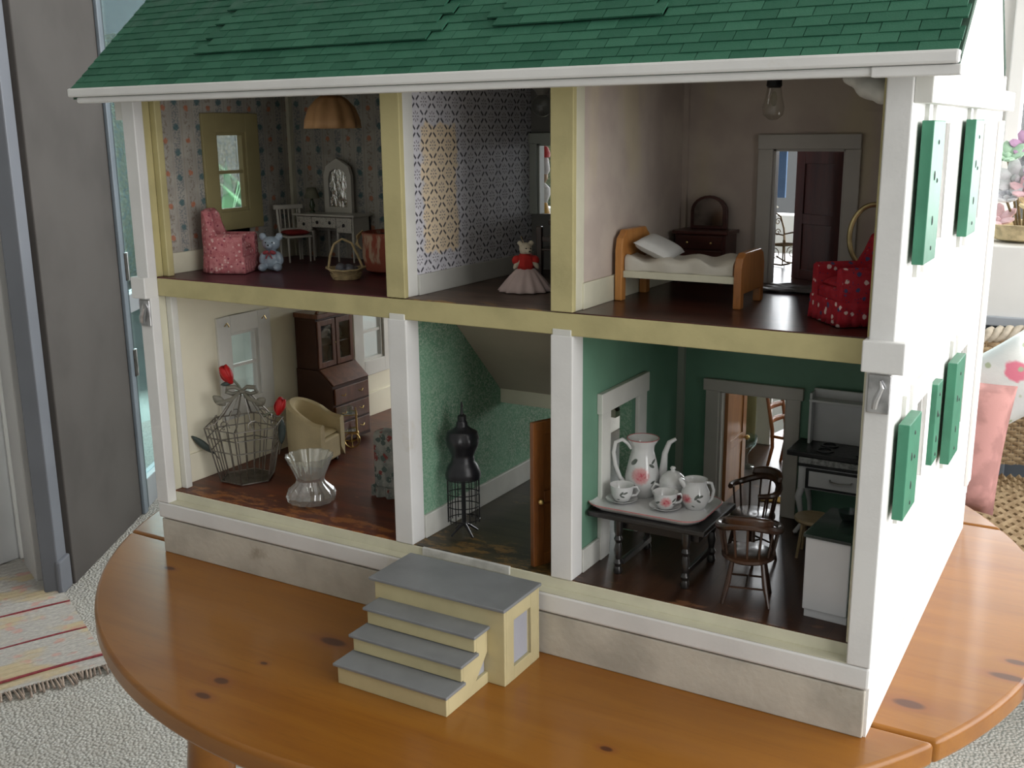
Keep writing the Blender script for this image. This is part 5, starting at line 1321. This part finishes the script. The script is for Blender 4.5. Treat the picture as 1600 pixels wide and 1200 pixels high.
# captain's chairs
def captain(label, loc, rz, sc_=1.1):
    t = thing('captains_chair', label, 'chair', loc, rz, 'dark captain chairs in the kitchen')
    MB().lathe([(.001, .0405), (.019, .0405), (.0215, .0425), (.0215, .045), (.019, .0465), (.001, .0445)], n=28).build('seat', DARKW, t, smooth=40)
    for a in (.7, PI - .7, PI + .7, -.7):
        MB().tube([(.024 * math.cos(a), .024 * math.sin(a), 0), (.019 * math.cos(a), .019 * math.sin(a), .020), (.0155 * math.cos(a), .0155 * math.sin(a), .0415)], [.0013, .0022, .0016], 8).build('leg', DARKW, t, smooth=True)
    for s in (-1, 1): MB().cyl((.0165, s * .013, .016), (-.0165, s * .013, .016), .001, n=6).build('stretcher', DARKW, t)
    MB().cyl((0, -.013, .016), (0, .013, .016), .001, n=6).build('stretcher', DARKW, t)
    # back at +y, open to -y
    pts = []; rad = []
    for i in range(25):
        a = -PI * .22 + (PI * 1.44) * i / 24; k = math.sin(PI * i / 24)
        pts.append((.0245 * math.cos(a), .0215 * math.sin(a) + .001, .070 + .0085 * max(0, math.sin(a)) ** 2)); rad.append(.0026 + .0009 * k)
    MB().tube(pts, rad, 8).build('arm_rail', DARKW, t, smooth=True)
    cr = [(.0235 * math.cos(a), .0215 * math.sin(a) + .001) for a in [PI * .22 + PI * .56 * i / 12 for i in range(13)]]
    MB().grid(lambda u, v: (cr[int(round(u * 12))][0], cr[int(round(u * 12))][1] + .002 * v, .078 + v * .0095 * math.sin(PI * (.12 + .76 * u)) ** .5), 12, 3).build('crest', DARKW, t, smooth=60, solid=.004)
    for i in range(9):
        a = -PI * .10 + PI * 1.20 * i / 8
        MB().cyl((.0195 * math.cos(a), .018 * math.sin(a), .044), (.0238 * math.cos(a), .0212 * math.sin(a) + .001, .070 + .008 * max(0, math.sin(a)) ** 2), .0010, n=6).build('spindle', DARKW, t)
    t.scale = (sc_, sc_, sc_ * (.9 if sc_ > 1.15 else 1))
    return t
captain('dark captain chair standing with its back to the viewer, in front of the stove', (.768, .060, G), PI + .25, 1.2)
captain('dark captain chair pulled up to the right end of the tea table', (.739, .163, G), -.5)
# stove
t = thing('kitchen_stove', 'white enamel kitchen range with black hob, tall back shelf and cabriole legs', 'stove', (.800, .272, G))
EN = paint('white_enamel', (.62, .62, .64), .22, .04, 20, 0, coat=.4); BLK = paint('black_iron_hob', (.015, .016, .018), .35, .2, 90, .5, 300)
B(-.038, .062, -.022, .024, .056, .092).build('body', EN, t, bevel=.001)
B(-.050, .064, -.030, .026, .095, .101).build('hob', BLK, t, bevel=.0012)
B(-.036, .063, -.0305, .0, .088, .095).build('speckled_band', paint('grey_speckle', (.33, .33, .33), .4, .35, 260, 0), t, bevel=.0008)
B(-.037, .062, -.028, .0, .084, .088).build('black_band', BLK, t)
dw = MB().box(-.029, .050, -.0245, -.022, .058, .0605).box(-.029, .050, -.0245, -.022, .0785, .081).box(-.029, -.0255, -.0245, -.022, .0605, .0785).box(.0465, .050, -.0245, -.022, .0605, .0785).build('oven_door_border', BLK, t)
d = B(-.0255, .0465, -.024, -.022, .0605, .0785).build('oven_door', EN, t)
MB().tube([(-.002, -.024, .071), (-.001, -.027, .0695), (.010, -.028, .0685), (.021, -.027, .0695), (.022, -.024, .071)], .0012, 8).build('oven_handle', STEEL, d, smooth=True)
for sx in (-.034, .058):
    for sy in (-.018, .020):
        o = -1 if sx < 0 else 1
        MB().tube([(sx, sy, .057), (sx + o * .003, sy - .002, .046), (sx, sy, .028), (sx - o * .001, sy, .012), (sx + o * .004, sy - .002, .003), (sx + o * .006, sy - .003, .0018)], [.0042, .0042, .0030, .0024, .0028, .0018], 10).build('leg', EN, t, smooth=True)
bk = B(-.036, .062, .020, .0235, .101, .163).build('back_panel', EN, t, bevel=.0008)
for sx in (-.037, .060): B(sx, sx + .003, .006, .0235, .101, .160).build('side_bracket', EN, t, bevel=.0006)
B(-.037, .063, .004, .0235, .150, .153).build('warming_shelf', EN, t, bevel=.0006)
for xx in (-.012, .032):
    for yy in (-.014, .008): MB().lathe([(.010, .101), (.010, .1022), (.007, .1022), (.007, .101)], (xx, yy), 18, cap=False).build('burner_ring', BLK, t, smooth=True)
# cabinet at the right front
t = thing('white_cabinet', 'plain white kitchen cabinet with a dark green worktop at the front right', 'cabinet', (.848, .086, G), -.06)
CABW = paint('cabinet_white', (.72, .73, .77), .4, .03, 20, .05)
B(-.020, .022, -.040, .040, .008, .080).build('body', CABW, t, bevel=.0012)
B(-.0185, .022, -.038, .040, 0, .008).build('plinth', CABW, t, bevel=.0006)
B(-.022, .023, -.042, .042, .0803, .0835).build('worktop', paint('dark_green_marble', (.03, .045, .038), .15, .4, 60, 0, coat=.5), t, bevel=.0006)
t = thing('drainer_bowl', 'small grey glass bowl on the dark green worktop', 'bowl', (.853, .098, G + .0836))
MB().lathe([(.001, .0008), (.006, 0), (.0085, .004), (.0105, .010), (.0098, .010), (.0075, .004), (.001, .002)], n=22).build('bowl_body', glass_thin('grey_glass', (.55, .6, .6)), t, smooth=True)
# stool
t = thing('wooden_stool', 'pale wooden stool with splayed legs between the stove and the white cabinet', 'stool', (.795, .198, G))
PALE = wood('pale_beech', (.30, .22, .12), (.38, .28, .16), 'x', 60, .15, .5)
MB().lathe([(.001, .040), (.019, .040), (.0205, .042), (.0195, .0445), (.001, .045)], n=24).build('seat', PALE, t, smooth=40)
for a in (.8, 2.4, 4.0, 5.4): MB().cyl((.019 * math.cos(a), .019 * math.sin(a), 0), (.013 * math.cos(a), .013 * math.sin(a), .041), .0015, .002, 8).build('leg', PALE, t)
# room behind the kitchen door
t = thing('ladderback_chair', 'orange-brown ladder-back chair in the bright room behind the kitchen door', 'chair', (.688, .487, G), PI / 2 - .2)
OW = wood('orange_brown_wood', (.22, .065, .02), (.32, .105, .03), 'z', 60, .15, .35, .3)
spindle = 0
for sx in (-1, 1):
    MB().tube([(sx * .019, .024, 0), (sx * .018, .018, .030), (sx * .019, .019, .055), (sx * .0195, .026, .090), (sx * .0195, .034, .122)], [.0022, .0026, .0028, .0024, .002], 8).build('rear_leg', OW, t, smooth=True)
    MB().tube([(sx * .021, -.020, 0), (sx * .019, -.017, .044)], [.002, .0026], 8).build('front_leg', OW, t, smooth=True)
B(-.021, .021, -.020, .021, .044, .048).build('seat', OW, t, bevel=.001)
for z, y in ((.066, .0205), (.084, .0245), (.102, .0285), (.116, .032)):
    MB().grid(lambda u, v: ((u - .5) * .038, y + .004 * math.sin(PI * u), z + (v - .5) * .008 * (.7 + .3 * math.sin(PI * u))), 10, 2).build('ladder_slat', OW, t, smooth=60, solid=.002)
t = MB().lathe([(.001, .0008), (.014, 0), (.015, .003), (.004, .006), (.003, .022), (.007, .030), (.016, .040), (.019, .052), (.0185, .056), (.0175, .052), (.014, .041), (.001, .034)], n=28).build('glass_goblet', glass_thin('pale_blue_glass', (.86, .92, .93)), None, smooth=35)
t.location = (.634, .462, G); t.scale = (.8, .8, .8); tag(t, 'pale glass goblet on the floor behind the open kitchen door', 'goblet')
t = MB().box(-.018, .018, -.010, .010, 0, .0015).build('floor_mat', paint('yellow_straw_mat', (.50, .30, .05), .9, .25, 160, .5, 500), None, bevel=.0006)
t.location = (.707, .352, G + .0002); t.rotation_euler = (0, 0, .15); tag(t, 'small straw-yellow mat just beyond the kitchen doorway', 'rug')
